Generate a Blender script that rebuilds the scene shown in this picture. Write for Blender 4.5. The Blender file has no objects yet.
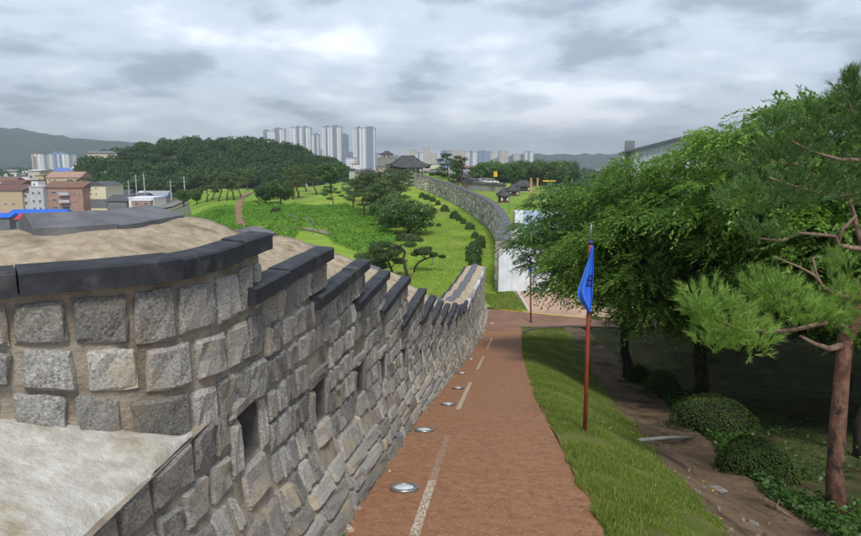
import bpy, math, random
import numpy as np
from mathutils import Vector, Matrix

# ------------------------------------------------------------------ camera, sky, sun, exposure
SC = bpy.context.scene
COL = SC.collection
PITCH = math.radians(9.4)
cam_d = bpy.data.cameras.new('camera'); cam_d.lens = 26.0; cam_d.sensor_width = 36.0
cam_d.clip_start = 0.05; cam_d.clip_end = 20000
cam = bpy.data.objects.new('camera', cam_d); COL.objects.link(cam)
cam.location = (0, 0, 0); cam.rotation_euler = (math.pi/2 - PITCH, 0, 0)
SC.camera = cam

SUN_EL, SUN_AZ = math.radians(56), math.radians(170)   # azimuth measured from +Y clockwise
world = bpy.data.worlds.new('World'); SC.world = world; world.use_nodes = True
wn, wl = world.node_tree.nodes, world.node_tree.links
wn.clear()
def wnode(t, **k):
    n = wn.new(t)
    for a, b in k.items(): setattr(n, a, b)
    return n
w_out = wnode('ShaderNodeOutputWorld'); w_bg = wnode('ShaderNodeBackground'); w_bg.inputs[1].default_value = 0.1
sky = wnode('ShaderNodeTexSky', sky_type='NISHITA'); sky.sun_disc = False
sky.sun_elevation = SUN_EL; sky.sun_rotation = SUN_AZ; sky.air_density = 1.2; sky.dust_density = 2.0
tc = wnode('ShaderNodeTexCoord'); sep = wnode('ShaderNodeSeparateXYZ'); wl.new(tc.outputs['Generated'], sep.inputs[0])
def wmath(op, a, b=None, c=None):
    n = wnode('ShaderNodeMath', operation=op)
    for i, v in enumerate((a, b, c)):
        if v is None: continue
        if isinstance(v, (int, float)): n.inputs[i].default_value = v
        else: wl.new(v, n.inputs[i])
    return n.outputs[0]
zc = wmath('ADD', wmath('MAXIMUM', sep.outputs[2], 0.0), 0.22)
comb = wnode('ShaderNodeCombineXYZ')
wl.new(wmath('DIVIDE', sep.outputs[0], zc), comb.inputs[0])
wl.new(wmath('DIVIDE', sep.outputs[1], zc), comb.inputs[1])
comb.inputs[2].default_value = 3.7
def wnoise(scale, detail, rough, dist, off):
    mp = wnode('ShaderNodeMapping'); wl.new(comb.outputs[0], mp.inputs[0]); mp.inputs['Location'].default_value = off
    n = wnode('ShaderNodeTexNoise'); wl.new(mp.outputs[0], n.inputs['Vector'])
    n.inputs['Scale'].default_value = scale; n.inputs['Detail'].default_value = detail
    n.inputs['Roughness'].default_value = rough; n.inputs['Distortion'].default_value = dist
    return n.outputs[0]
big = wnoise(0.8, 2.0, 0.45, 0.15, (1.3, 4.1, 0)); mid = wnoise(2.3, 8.0, 0.56, 0.1, (7.3, 2.2, 1.0))
den = wmath('ADD', wmath('MULTIPLY', big, 0.52), wmath('MULTIPLY', mid, 0.48))
# cloud base is lighter towards the horizon, heavier overhead
hor = wmath('SUBTRACT', 1.0, wmath('MINIMUM', wmath('MULTIPLY', wmath('MAXIMUM', sep.outputs[2], 0.0), 2.4), 1.0))
den2 = wmath('ADD', den, wmath('MULTIPLY', hor, 0.15))
ramp = wnode('ShaderNodeValToRGB'); wl.new(den2, ramp.inputs[0])
cr = ramp.color_ramp; cr.interpolation = 'EASE'
cr.elements[0].position = 0.41; cr.elements[0].color = (0.15, 0.188, 0.255, 1)
cr.elements[1].position = 0.72; cr.elements[1].color = (0.84, 0.885, 0.96, 1)
e = cr.elements.new(0.50); e.color = (0.27, 0.32, 0.405, 1)
e = cr.elements.new(0.59); e.color = (0.50, 0.565, 0.67, 1)
cmul = wnode('ShaderNodeVectorMath', operation='SCALE'); wl.new(ramp.outputs[0], cmul.inputs[0]); cmul.inputs['Scale'].default_value = 7.6
wmix = wnode('ShaderNodeMix', data_type='RGBA'); wmix.inputs[0].default_value = 0.93
wl.new(sky.outputs[0], wmix.inputs[6]); wl.new(cmul.outputs[0], wmix.inputs[7])
wl.new(wmix.outputs[2], w_bg.inputs[0]); wl.new(w_bg.outputs[0], w_out.inputs[0])

sun_d = bpy.data.lights.new('sun', 'SUN'); sun_d.energy = 1.5; sun_d.angle = math.radians(14); sun_d.color = (1.0, 0.95, 0.87)
sun = bpy.data.objects.new('sun', sun_d); COL.objects.link(sun)
sdir = Vector((math.sin(SUN_AZ)*math.cos(SUN_EL), math.cos(SUN_AZ)*math.cos(SUN_EL), math.sin(SUN_EL)))
sun.rotation_euler = sdir.to_track_quat('Z', 'Y').to_euler(); sun.location = (0, 0, 60)

SC.view_settings.view_transform = 'Standard'; SC.view_settings.look = 'None'
SC.view_settings.gamma = 1.0; SC.view_settings.exposure = 1.12; SC.view_settings.use_curve_mapping = False
SC.render.engine = 'CYCLES'
HAZE = 0.00027          # density of the air volume built last

# ------------------------------------------------------------------ helpers
rng = np.random.default_rng(7); R = random.Random(11)
F_, CX, CY = 622.0, 430.5, 268.0
cp, sp = math.cos(PITCH), math.sin(PITCH)
def at(px, py, Z):
    """world point seen at photo pixel (px,py) at depth Z along the optical axis"""
    u, v = (px-CX)/F_, (py-CY)/F_
    return np.array([u*Z, Z*cp - v*Z*sp, -(v*Z*cp + Z*sp)])

def smooth01(t): t = np.clip(t, 0, 1); return t*t*(3-2*t)
def table(xs, ys, win):
    X = np.arange(xs[0], xs[-1]+.05, .1); Y = np.interp(X, xs, ys)
    n = int(win/.1)|1; k = np.hanning(n+2)[1:-1]; k /= k.sum()
    Y = np.convolve(np.pad(Y, n//2, mode='reflect', reflect_type='odd'), k, mode='valid')
    return lambda v: np.interp(v, X, Y)
pz = table([-20, 0, 4.66, 9.3, 15.3, 25.1, 32.5, 36, 45, 90], [2.6, -1.88, -2.94, -3.99, -5.5, -7.72, -9.0, -9.25, -9.3, -9.3], 4.0)
pc = table([-20, 0, 4.66, 9.3, 15.3, 25.1, 32.5, 38, 45, 90], [-2.0, -.06, .39, .86, 1.55, 2.83, 3.9, 4.7, 5.7, 12], 4.0)
PW = 1.05                                       # half width of the path
def xp(y): return pc(y) - 1.37                  # inner face of the near wall
FW = np.array([[5.0, 47], [6.6, 56], [7.4, 67], [7.9, 80], [7.6, 92], [5.9, 113], [2.9, 133], [-.4, 152], [-7, 168], [-16, 180]])  # outer foot of far wall
def wall_line(y):
    near = pc(y) - 2.0
    far = np.interp(y, FW[:, 1], FW[:, 0]) + .8
    return np.where(y < 40, near, np.where(y > 47, far, near+(far-near)*(y-40)/7.0))
def bank(d, y):
    """ground right of the path: slope down to the dirt track, then the wood floor"""
    B = 1 - smooth01((y-23)/10.0)
    s = 1.05*smooth01(d/3.1) + .12*np.clip((d-3.1)/2.0, 0, 1) + .045*np.clip(d-5.1, 0, 16)
    return -B*s*np.where(d > 0, 1, 0)
def G(x, y):
    x = np.asarray(x, float); y = np.asarray(y, float)
    d = x - (pc(y)+PW)
    inn = pz(np.clip(y, -20, 90)) + bank(d, y)
    inn = np.where(y > 45, np.interp(y, [45, 62, 100, 140, 175, 230, 300], [-9.3, -9.3, -8.5, -7.6, -6.6, -9.5, -13.0]), inn)
    near = np.interp(y, [-50, 0, 40, 48, 67, 92, 113, 133, 155, 200, 260, 320], [-9, -9.4, -9.6, -9.5, -9.0, -8.5, -8.0, -7.2, -7.0, -7.6, -11, -13.5])
    left = np.interp(y, [-50, 60, 100, 135, 260], [-10, -11, -13.6, -14.6, -14.6])
    t = smooth01((x+.40*y+14)/26.0)
    out = left + (near-left)*t
    s = smooth01((x - wall_line(y) + .45)/.9)
    z = out*(1-s) + inn*s
    z = z + 4.6*np.exp(-((x+4)/26)**2 - ((y-186)/22)**2)
    z = z + 20.5*np.exp(-((x+118)/72)**4 - ((y-345)/52)**2)
    far = smooth01((y-330)/200)
    return z*(1-far) + (-14)*far
def hit(px, py, off=0.0, zmax=1500):
    zs = np.concatenate([np.arange(2, 60, .05), np.arange(60, zmax, .4)])
    u, v = (px-CX)/F_, (py-CY)/F_
    x = u*zs; y = zs*cp - v*zs*sp; z = -(v*zs*cp + zs*sp)
    b = np.nonzero(z <= G(x, y)+off)[0]
    i = b[0] if len(b) else len(zs)-1
    return np.array([x[i], y[i], float(G(x[i], y[i]))])
def depth(p): return p[1]*cp - p[2]*sp

def mesh(name, V, F, mat=None, smooth=False):
    V = np.asarray(V, np.float32).reshape(-1, 3)
    me = bpy.data.meshes.new(name)
    if isinstance(F, np.ndarray):
        n, k = F.shape
        me.vertices.add(len(V)); me.vertices.foreach_set('co', V.ravel())
        me.loops.add(n*k); me.loops.foreach_set('vertex_index', F.astype(np.int32).ravel())
        me.polygons.add(n)
        me.polygons.foreach_set('loop_start', np.arange(0, n*k, k, dtype=np.int32))
        me.polygons.foreach_set('loop_total', np.full(n, k, dtype=np.int32))
        me.update(calc_edges=True)
    else:
        me.from_pydata(V.tolist(), [], F)
    if smooth: me.polygons.foreach_set('use_smooth', np.ones(len(me.polygons), bool))
    if mat is not None: me.materials.append(mat)
    me.update()
    return me
def obj(name, me, parent=None, loc=None, rot=None, scale=None):
    o = bpy.data.objects.new(name, me); COL.objects.link(o)
    if parent is not None: o.parent = parent
    if loc is not None: o.location = [float(a) for a in loc]
    if rot is not None: o.rotation_euler = rot if hasattr(rot, '__len__') else (0, 0, rot)
    if scale is not None: o.scale = scale if hasattr(scale, '__len__') else (scale,)*3
    return o
def tag(o, label=None, cat=None, group=None, kind=None):
    if label: o['label'] = label
    if cat: o['category'] = cat
    if group: o['group'] = group
    if kind: o['kind'] = kind
    return o
def thing(name, label, cat, loc=(0, 0, 0), rot=0, group=None):
    return tag(obj(name, None, None, loc, rot), label, cat, group)
def children(o): return [c for c in COL.objects if c.parent == o]
KIDS = {}
def copy_tree(o, parent=None):
    c = o.copy(); COL.objects.link(c); c.parent = parent
    for ch in KIDS.setdefault(o.name, children(o)): copy_tree(ch, c)
    return c
class MB:
    def __init__(s): s.V = []; s.F = []
    def quad_pts(s, P, F):
        n = len(s.V); s.V += [tuple(map(float, p)) for p in P]; s.F += [tuple(n+i for i in f) for f in F]; return s
    def box(s, c, d, rz=0, taper=1.0):
        x, y, z = d[0]/2, d[1]/2, d[2]/2; P = []
        for k, t in ((-1, 1.0), (1, taper)):
            for a, b in ((-1, -1), (1, -1), (1, 1), (-1, 1)):
                X, Y = a*x*t, b*y*t
                P.append((c[0]+X*math.cos(rz)-Y*math.sin(rz), c[1]+X*math.sin(rz)+Y*math.cos(rz), c[2]+k*z))
        return s.quad_pts(P, [(0, 3, 2, 1), (4, 5, 6, 7), (0, 1, 5, 4), (1, 2, 6, 5), (2, 3, 7, 6), (3, 0, 4, 7)])
    def tube(s, pts, rad, n=8, cap=True):
        pts = [Vector(p) for p in pts]; m = len(pts)
        if not hasattr(rad, '__len__'): rad = [rad]*m
        base = len(s.V); ref = Vector((.31, .17, 1)) if abs((pts[-1]-pts[0]).normalized().z) < .9 else Vector((1, .1, 0))
        for i, p in enumerate(pts):
            t = (pts[min(i+1, m-1)] - pts[max(i-1, 0)]).normalized()
            a = t.cross(ref).normalized(); b = t.cross(a)
            for j in range(n):
                q = 2*math.pi*j/n; v = p + (a*math.cos(q)+b*math.sin(q))*rad[i]; s.V.append(tuple(v))
        for i in range(m-1):
            for j in range(n):
                k = (j+1) % n; s.F.append((base+i*n+j, base+i*n+k, base+(i+1)*n+k, base+(i+1)*n+j))
        if cap:
            s.F.append(tuple(base+j for j in range(n))[::-1]); s.F.append(tuple(base+(m-1)*n+j for j in range(n)))
        return s
    def lathe(s, prof, n=16, c=(0, 0, 0)):
        base = len(s.V)
        for r, z in prof:
            for j in range(n):
                q = 2*math.pi*j/n; s.V.append((c[0]+r*math.cos(q), c[1]+r*math.sin(q), c[2]+z))
        for i in range(len(prof)-1):
            for j in range(n):
                k = (j+1) % n; s.F.append((base+i*n+j, base+i*n+k, base+(i+1)*n+k, base+(i+1)*n+j))
        s.F.append(tuple(base+j for j in range(n))[::-1]); s.F.append(tuple(base+(len(prof)-1)*n+j for j in range(n)))
        return s
    def me(s, name, mat, smooth=False): return mesh(name, s.V, s.F, mat, smooth)
    def build(s, name, mat, parent=None, smooth=False, **k): return obj(name, s.me(name, mat, smooth), parent, **k)

# cheap smooth value noise for displacing geometry
_perm = np.random.default_rng(3).random(4096)
def vnoise(x, y, z=0.0):
    x = np.asarray(x, float); y = np.asarray(y, float); z = np.asarray(z, float)+np.zeros_like(x)
    xi, yi, zi = np.floor(x).astype(int), np.floor(y).astype(int), np.floor(z).astype(int)
    fx, fy, fz = x-xi, y-yi, z-zi
    fx, fy, fz = fx*fx*(3-2*fx), fy*fy*(3-2*fy), fz*fz*(3-2*fz)
    def h(a, b, c): return _perm[(a*73+b*179+c*283+a*b*7) % 4096]
    r = 0
    for dx in (0, 1):
        for dy in (0, 1):
            for dz in (0, 1):
                r = r + h(xi+dx, yi+dy, zi+dz)*(fx if dx else 1-fx)*(fy if dy else 1-fy)*(fz if dz else 1-fz)
    return r*2-1

# ------------------------------------------------------------------ materials (all procedural)
def mat(name, c1, c2=None, scale=4.0, detail=5, rough=.85, bump=0.0, bscale=None, spread=(.35, .65), c3=None, s3=1.0, m3=(.5, .7),
        objrand=0.0, island=0.0, spec=.3, metal=0.0, stretch=(1, 1, 1), bdist=.02):
    m = bpy.data.materials.new(name); m.use_nodes = True
    nt = m.node_tree; N, L = nt.nodes, nt.links
    bs = N['Principled BSDF']; bs.inputs['Roughness'].default_value = rough; bs.inputs['Metallic'].default_value = metal
    bs.inputs['Specular IOR Level'].default_value = spec
    geo = N.new('ShaderNodeNewGeometry'); mp = N.new('ShaderNodeMapping'); mp.inputs['Scale'].default_value = stretch
    L.new(geo.outputs['Position'], mp.inputs[0])
    def noise(sc, de=detail, ro=.6):
        n = N.new('ShaderNodeTexNoise'); L.new(mp.outputs[0], n.inputs['Vector'])
        n.inputs['Scale'].default_value = sc; n.inputs['Detail'].default_value = de; n.inputs['Roughness'].default_value = ro
        return n.outputs[0]
    def rampv(src, a, b):
        r = N.new('ShaderNodeMapRange'); r.inputs[1].default_value = a; r.inputs[2].default_value = b; L.new(src, r.inputs[0]); return r.outputs[0]
    def mix(f, A, B, mode='MIX'):
        x = N.new('ShaderNodeMix'); x.data_type = 'RGBA'; x.blend_type = mode
        for i, v in ((0, f), (6, A), (7, B)):
            if isinstance(v, (int, float)): x.inputs[i].default_value = v
            elif isinstance(v, tuple): x.inputs[i].default_value = (*v, 1)
            else: L.new(v, x.inputs[i])
        return x.outputs[2]
    col = c1
    if c2 is not None: col = mix(rampv(noise(scale), *spread), c1, c2)
    if c3 is not None: col = mix(rampv(noise(s3, 4), *m3), col, c3)
    for amt, kind in ((objrand, 'o'), (island, 'i')):
        if amt > 0:
            if kind == 'o': oi = N.new('ShaderNodeObjectInfo'); src = oi.outputs['Random']
            else: src = geo.outputs['Random Per Island']
            r = N.new('ShaderNodeMapRange'); r.inputs[3].default_value = 1-amt; r.inputs[4].default_value = 1+amt; L.new(src, r.inputs[0])
            vm = N.new('ShaderNodeVectorMath'); vm.operation = 'SCALE'
            if isinstance(col, tuple): vm.inputs[0].default_value = col
            else: L.new(col, vm.inputs[0])
            L.new(r.outputs[0], vm.inputs['Scale']); col = vm.outputs[0]
    if isinstance(col, tuple): bs.inputs['Base Color'].default_value = (*col, 1)
    else: L.new(col, bs.inputs['Base Color'])
    if bump > 0:
        b = N.new('ShaderNodeBump'); b.inputs['Strength'].default_value = bump; b.inputs['Distance'].default_value = bdist
        L.new(noise(bscale or scale*2, 6, .65), b.inputs['Height']); L.new(b.outputs[0], bs.inputs['Normal'])
    return m
def leafmat(name, c1, c2, trans=.35, rough=.42, warm=None, patch=.35, spec=.5):
    m = bpy.data.materials.new(name); m.use_nodes = True
    nt = m.node_tree; N, L = nt.nodes, nt.links
    bs = N['Principled BSDF']; bs.inputs['Roughness'].default_value = rough; bs.inputs['Specular IOR Level'].default_value = spec
    geo = N.new('ShaderNodeNewGeometry'); oi = N.new('ShaderNodeObjectInfo')
    no = N.new('ShaderNodeTexNoise'); no.inputs['Scale'].default_value = patch; no.inputs['Detail'].default_value = 3
    L.new(geo.outputs['Position'], no.inputs['Vector'])
    ad = N.new('ShaderNodeMath'); ad.operation = 'MULTIPLY_ADD'; L.new(no.outputs[0], ad.inputs[0]); ad.inputs[1].default_value = 1.5; ad.inputs[2].default_value = -.6
    ad2 = N.new('ShaderNodeMath'); ad2.operation = 'MULTIPLY_ADD'; L.new(geo.outputs['Random Per Island'], ad2.inputs[0]); ad2.inputs[1].default_value = .75; L.new(ad.outputs[0], ad2.inputs[2])
    x = N.new('ShaderNodeMix'); x.data_type = 'RGBA'; x.clamp_factor = True; L.new(ad2.outputs[0], x.inputs[0])
    x.inputs[6].default_value = (*c1, 1); x.inputs[7].default_value = (*c2, 1)
    col = x.outputs[2]
    hs = N.new('ShaderNodeHueSaturation'); mr = N.new('ShaderNodeMapRange'); mr.inputs[3].default_value = .85; mr.inputs[4].default_value = 1.15
    L.new(oi.outputs['Random'], mr.inputs[0]); L.new(mr.outputs[0], hs.inputs['Value']); L.new(col, hs.inputs['Color']); col = hs.outputs[0]
    if warm:
        g = N.new('ShaderNodeMath'); g.operation = 'GREATER_THAN'; L.new(geo.outputs['Random Per Island'], g.inputs[0]); g.inputs[1].default_value = warm[0]
        y = N.new('ShaderNodeMix'); y.data_type = 'RGBA'; L.new(g.outputs[0], y.inputs[0]); L.new(col, y.inputs[6]); y.inputs[7].default_value = (*warm[1], 1); col = y.outputs[2]
    L.new(col, bs.inputs['Base Color'])
    tr = N.new('ShaderNodeBsdfTranslucent'); L.new(col, tr.inputs[0])
    ms = N.new('ShaderNodeMixShader'); ms.inputs[0].default_value = trans
    L.new(bs.outputs[0], ms.inputs[1]); L.new(tr.outputs[0], ms.inputs[2]); L.new(ms.outputs[0], N['Material Output'].inputs[0])
    return m
def plain(name, c, rough=.6, metal=0, spec=.4, var=.12): 
    return mat(name, tuple(a*(1-var) for a in c), tuple(min(1, a*(1+var)) for a in c), scale=1.3, rough=rough, metal=metal, spec=spec)

M = {}
def granite(name, dark, light, tint, amt):
    m = bpy.data.materials.new(name); m.use_nodes = True
    nt = m.node_tree; N, L = nt.nodes, nt.links; bs = N['Principled BSDF']; bs.inputs['Roughness'].default_value = .9; bs.inputs['Specular IOR Level'].default_value = .25
    geo = N.new('ShaderNodeNewGeometry'); oi = N.new('ShaderNodeObjectInfo')
    def noise(sc, de, ro, vec=None):
        n = N.new('ShaderNodeTexNoise'); L.new(geo.outputs['Position'], n.inputs['Vector']); n.inputs['Scale'].default_value = sc
        n.inputs['Detail'].default_value = de; n.inputs['Roughness'].default_value = ro; return n.outputs[0]
    def rng_(s, a, b, c=0., d=1.):
        r = N.new('ShaderNodeMapRange'); L.new(s, r.inputs[0])
        for i, v in zip((1, 2, 3, 4), (a, b, c, d)): r.inputs[i].default_value = v
        return r.outputs[0]
    def mix(f, A, B, mode='MIX'):
        x = N.new('ShaderNodeMix'); x.data_type = 'RGBA'; x.blend_type = mode
        for i, v in ((0, f), (6, A), (7, B)):
            if isinstance(v, (int, float)): x.inputs[i].default_value = v
            elif isinstance(v, tuple): x.inputs[i].default_value = (*v, 1)
            else: L.new(v, x.inputs[i])
        return x.outputs[2]
    speck = noise(70, 4, .8); blot = noise(9, 6, .7)
    col = mix(rng_(speck, .36, .68), dark, light)
    col = mix(rng_(blot, .36, .70, 0, .75), col, tuple(.55*a for a in light))
    col = mix(rng_(noise(3.2, 5, .65), .50, .68, 0, amt), col, tint)
    oadd = N.new('ShaderNodeMath'); oadd.operation = 'ADD'; L.new(oi.outputs['Random'], oadd.inputs[0]); L.new(geo.outputs['Random Per Island'], oadd.inputs[1])
    ofr = N.new('ShaderNodeMath'); ofr.operation = 'FRACT'; L.new(oadd.outputs[0], ofr.inputs[0])
    vm = N.new('ShaderNodeVectorMath'); vm.operation = 'SCALE'; L.new(col, vm.inputs[0]); L.new(rng_(ofr.outputs[0], 0, 1, .52, 1.18), vm.inputs['Scale'])
    L.new(vm.outputs[0], bs.inputs['Base Color'])
    b = N.new('ShaderNodeBump'); b.inputs['Strength'].default_value = .9; b.inputs['Distance'].default_value = .014
    ba = N.new('ShaderNodeMath'); ba.operation = 'MULTIPLY_ADD'; L.new(noise(26, 6, .7), ba.inputs[0]); ba.inputs[1].default_value = 1.0; L.new(speck, ba.inputs[2])
    L.new(ba.outputs[0], b.inputs['Height']); L.new(b.outputs[0], bs.inputs['Normal'])
    return m
M['stone'] = granite('grey_granite', (.105, .100, .093), (.74, .715, .665), (.48, .40, .285), .6)
M['stone_low'] = granite('weathered_granite', (.15, .14, .125), (.74, .70, .63), (.58, .47, .31), .95)
M['farstone'] = mat('far_wall_stone', (.30, .27, .23), (.62, .575, .50), scale=1.1, rough=.95, island=.5, c3=(.70, .67, .62), s3=.7, m3=(.56, .66), spec=.1)
M['stone_white'] = granite('pale_granite', (.42, .42, .43), (.72, .72, .73), (.6, .58, .53), .5)
M['mortar'] = mat('tan_mortar', (.265, .225, .175), (.43, .38, .305), scale=6, rough=.95, bump=1.0, bscale=38, c3=(.12, .095, .072), s3=1.9, m3=(.52, .70), spec=.15)
M['crown'] = mat('sandy_lime_crown', (.40, .325, .225), (.60, .505, .375), scale=16, detail=8, rough=.95, bump=1.0, bscale=75, c3=(.27, .215, .15), s3=5.5, m3=(.50, .70), spec=.1)
M['ledge'] = mat('pale_lime_ledge', (.40, .375, .325), (.62, .60, .55), scale=9, detail=9, rough=.92, bump=.8, bscale=30, c3=(.30, .25, .15), s3=3.4, m3=(.53, .70), spec=.2)
M['slate'] = mat('dark_slate_edge', (.022, .024, .030), (.040, .043, .052), scale=9, rough=.62, bump=.25, bscale=70, c3=(.10, .097, .092), s3=5, m3=(.54, .74), spec=.3)
M['slab'] = mat('grey_slate_ridge', (.105, .11, .122), (.17, .175, .188), scale=6, rough=.75, bump=.3, bscale=60, c3=(.24, .22, .19), s3=3.5, m3=(.60, .75))
M['hole'] = mat('darkened_loophole_inside', (.10, .095, .09), (.17, .16, .15), scale=8, rough=1)  # recess coloured darker than the granite, its shade put into the colour
M['path'] = mat('red_brown_paving', (.235, .112, .057), (.335, .166, .087), scale=9, detail=10, rough=.82, bump=.35, bscale=170, c3=(.46, .30, .21), s3=48, m3=(.585, .66), spec=.3, bdist=.012)
M['joint'] = plain('path_joint_dark', (.10, .06, .042), .95)
M['junction'] = mat('junction_paving', (.20, .11, .075), (.27, .155, .105), scale=.8, rough=.85, bump=.3, bscale=120, c3=(.16, .10, .075), s3=.35, m3=(.5, .65), bdist=.006)
M['soil'] = mat('dirt_track_soil', (.150, .100, .064), (.27, .190, .125), scale=2.6, detail=8, rough=.95, bump=1.0, bscale=11, c3=(.085, .062, .04), s3=1.3, m3=(.48, .64), spec=.12, bdist=.09)
M['bank'] = mat('bank_turf_soil', (.095, .115, .028), (.16, .165, .048), scale=1.1, rough=.95, bump=.5, bscale=20, c3=(.11, .085, .045), s3=1.6, m3=(.56, .70), spec=.1)
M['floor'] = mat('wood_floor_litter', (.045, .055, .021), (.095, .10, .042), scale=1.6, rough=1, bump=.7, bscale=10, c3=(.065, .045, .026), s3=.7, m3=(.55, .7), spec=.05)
M['lawn'] = mat('mown_lawn', (.17, .28, .032), (.26, .37, .050), scale=.22, detail=6, rough=.95, bump=.6, bscale=9, c3=(.33, .32, .11), s3=.25, m3=(.53, .72), spec=.1, bdist=.06)
M['lawn_far'] = mat('far_lawn', (.13, .24, .028), (.21, .33, .045), scale=.15, detail=6, rough=.95, c3=(.24, .27, .08), s3=.06, m3=(.52, .7), spec=.1)
M['ground'] = mat('town_ground', (.10, .11, .075), (.19, .18, .15), scale=.05, detail=7, rough=.95, c3=(.09, .13, .04), s3=.03, m3=(.45, .6))
M['plaza'] = mat('beige_plaza_paving', (.44, .295, .20), (.53, .375, .27), scale=.6, rough=.9, bump=.2, bscale=60, c3=(.36, .25, .18), s3=.3, m3=(.55, .7))
M['kerb'] = plain('kerb_concrete', (.5, .48, .45), .85)
M['bark'] = mat('dark_bark', (.030, .024, .019), (.075, .060, .046), scale=9, rough=.95, bump=.8, bscale=22, stretch=(1, 1, .3), bdist=.03)
M['pinebark'] = mat('red_pine_bark', (.095, .048, .033), (.235, .125, .085), scale=8, rough=.92, bump=1.0, bscale=16, c3=(.045, .03, .024), s3=6, m3=(.50, .62), stretch=(1, 1, .55), bdist=.04)
M['pinetwig'] = mat('pine_branch_bark', (.16, .10, .075), (.31, .205, .155), scale=14, rough=.9, bump=.6, bscale=30)
M['leaf'] = leafmat('broad_leaf', (.088, .190, .034), (.27, .45, .075), .46, warm=(.985, (.26, .30, .04)))
M['leaf_dark'] = leafmat('dark_leaf', (.058, .135, .036), (.14, .26, .056), .42)
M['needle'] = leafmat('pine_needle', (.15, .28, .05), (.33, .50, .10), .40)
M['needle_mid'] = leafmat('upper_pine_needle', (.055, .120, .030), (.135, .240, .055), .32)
M['needle_dark'] = leafmat('far_pine_needle', (.060, .108, .042), (.125, .188, .068), .28, rough=.7, patch=.2, spec=.2)
M['bush'] = leafmat('clipped_bush_leaf', (.042, .095, .018), (.095, .165, .032), .28, patch=1.4)
M['bush_dark'] = leafmat('dark_bush_leaf', (.048, .082, .020), (.095, .145, .038), .25, rough=.75, patch=1.2, spec=.15)  # leaf of the low shrubs by the track, slightly darker and matter
M['forest'] = leafmat('forest_leaf', (.034, .078, .030), (.078, .140, .044), .2, rough=.85, patch=.05, spec=.08)
M['kudzu'] = leafmat('ground_cover_leaf', (.115, .275, .034), (.21, .41, .055), .42, rough=.6, patch=.12, spec=.25)
M['grass'] = leafmat('grass_blade', (.135, .205, .028), (.245, .315, .050), .40, warm=(.93, (.24, .21, .08)), patch=.9)
M['lawnblade'] = leafmat('lawn_blade', (.18, .295, .032), (.285, .41, .056), .40, warm=(.9, (.28, .29, .08)), patch=.15)
M['weed'] = leafmat('weed_leaf', (.035, .09, .012), (.075, .16, .025), .3, patch=1.5)
M['white'] = plain('white_panel', (.74, .77, .82), .5)
M['whitepaint'] = plain('white_wall_paint', (.72, .71, .68), .7)
M['steel'] = plain('brushed_steel', (.34, .35, .36), .35, .8)
M['greybox'] = plain('grey_metal_box', (.20, .21, .225), .5, .3)
M['lens'] = plain('frosted_lens', (.60, .63, .66), .18, 0, .6)
M['red_pole'] = mat('red_painted_pole', (.245, .040, .022), (.31, .058, .032), scale=6, rough=.55, c3=(.17, .045, .03), s3=9, m3=(.6, .75))
M['dkred'] = plain('dark_red_paint', (.16, .045, .035), .6)
M['blueflag'] = mat('blue_flag_cloth', (.045, .17, .72), (.06, .22, .80), scale=3, rough=.75, bump=.15, bscale=60)
M['navy'] = plain('navy_mark', (.02, .02, .07), .7)
M['yellow'] = plain('yellow_line_paint', (.70, .47, .03), .7)
M['rooftile'] = mat('grey_roof_tile', (.050, .052, .056), (.105, .105, .105), scale=1.5, rough=.85, bump=.5, bscale=6, spec=.2)
M['wood_red'] = plain('dark_red_timber', (.135, .055, .042), .7)
M['wood_dark'] = plain('dark_timber', (.055, .042, .034), .7)
M['glass'] = plain('window_glass', (.05, .06, .075), .15, 0, .6)

# ------------------------------------------------------------------ the ground and its sheets
def grid_sheet(name, xs, ys, off, mat_, fn=None, bumpamp=0.0):
    X, Y = np.meshgrid(xs, ys); Z = (fn or G)(X, Y)+off
    if bumpamp: Z = Z + bumpamp*vnoise(X*1.3, Y*1.3)
    V = np.stack([X, Y, Z], -1).reshape(-1, 3); ny, nx = X.shape
    i = np.arange((ny-1)*(nx-1)); r, c = i//(nx-1), i % (nx-1); a = r*nx+c
    F = np.stack([a, a+1, a+nx+1, a+nx], -1)
    return tag(obj(name, mesh(name, V, F, mat_, True)), kind='structure')
def strip_sheet(name, ys, lo, hi, nd, off, mat_, amp=0.0, fq=1.0):
    """sheet between the two offset lines lo(y), hi(y) measured from the right edge of the path"""
    ys = np.asarray(ys); t = np.linspace(0, 1, nd)
    D = lo(ys)[:, None]*(1-t) + hi(ys)[:, None]*t; Y = np.repeat(ys[:, None], nd, 1)
    X = pc(Y)+PW+D; Z = G(X, Y)+off + (amp*vnoise(X*fq, Y*fq)+.5*amp*vnoise(X*fq*2.7, Y*fq*2.7) if amp else 0)
    V = np.stack([X, Y, Z], -1).reshape(-1, 3); ny, nx = X.shape
    i = np.arange((ny-1)*(nx-1)); r, c = i//(nx-1), i % (nx-1); a = r*nx+c
    return V, np.stack([a, a+1, a+nx+1, a+nx], -1)

def spaced(lims):   # piecewise spaced coordinates [(stop, step), ...]
    out = [lims[0][0]]
    for stop, step in lims[1:]:
        n = max(1, int(round((stop-out[-1])/step))); out += list(np.linspace(out[-1], stop, n+1)[1:])
    return np.array(out)
gx = spaced([(-9000, 0), (-2000, 900), (-400, 160), (-160, 8), (-20, 4), (-8, 1.5), (16, .6), (40, 3), (160, 8), (400, 60), (2000, 160), (9000, 900)])
gy = spaced([(-60, 0), (-4, 8), (52, .8), (120, 2.5), (240, 4), (480, 10), (1200, 60), (4000, 400), (14000, 2000)])
def Gbase(x, y):
    z = G(x, y) - .10
    inner = (x > wall_line(y)-.2) & (x < 45) & (y < 44)
    return np.where(inner, z-.5, z)
ground = grid_sheet('ground', gx, gy, 0, M['ground'], Gbase)

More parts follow.
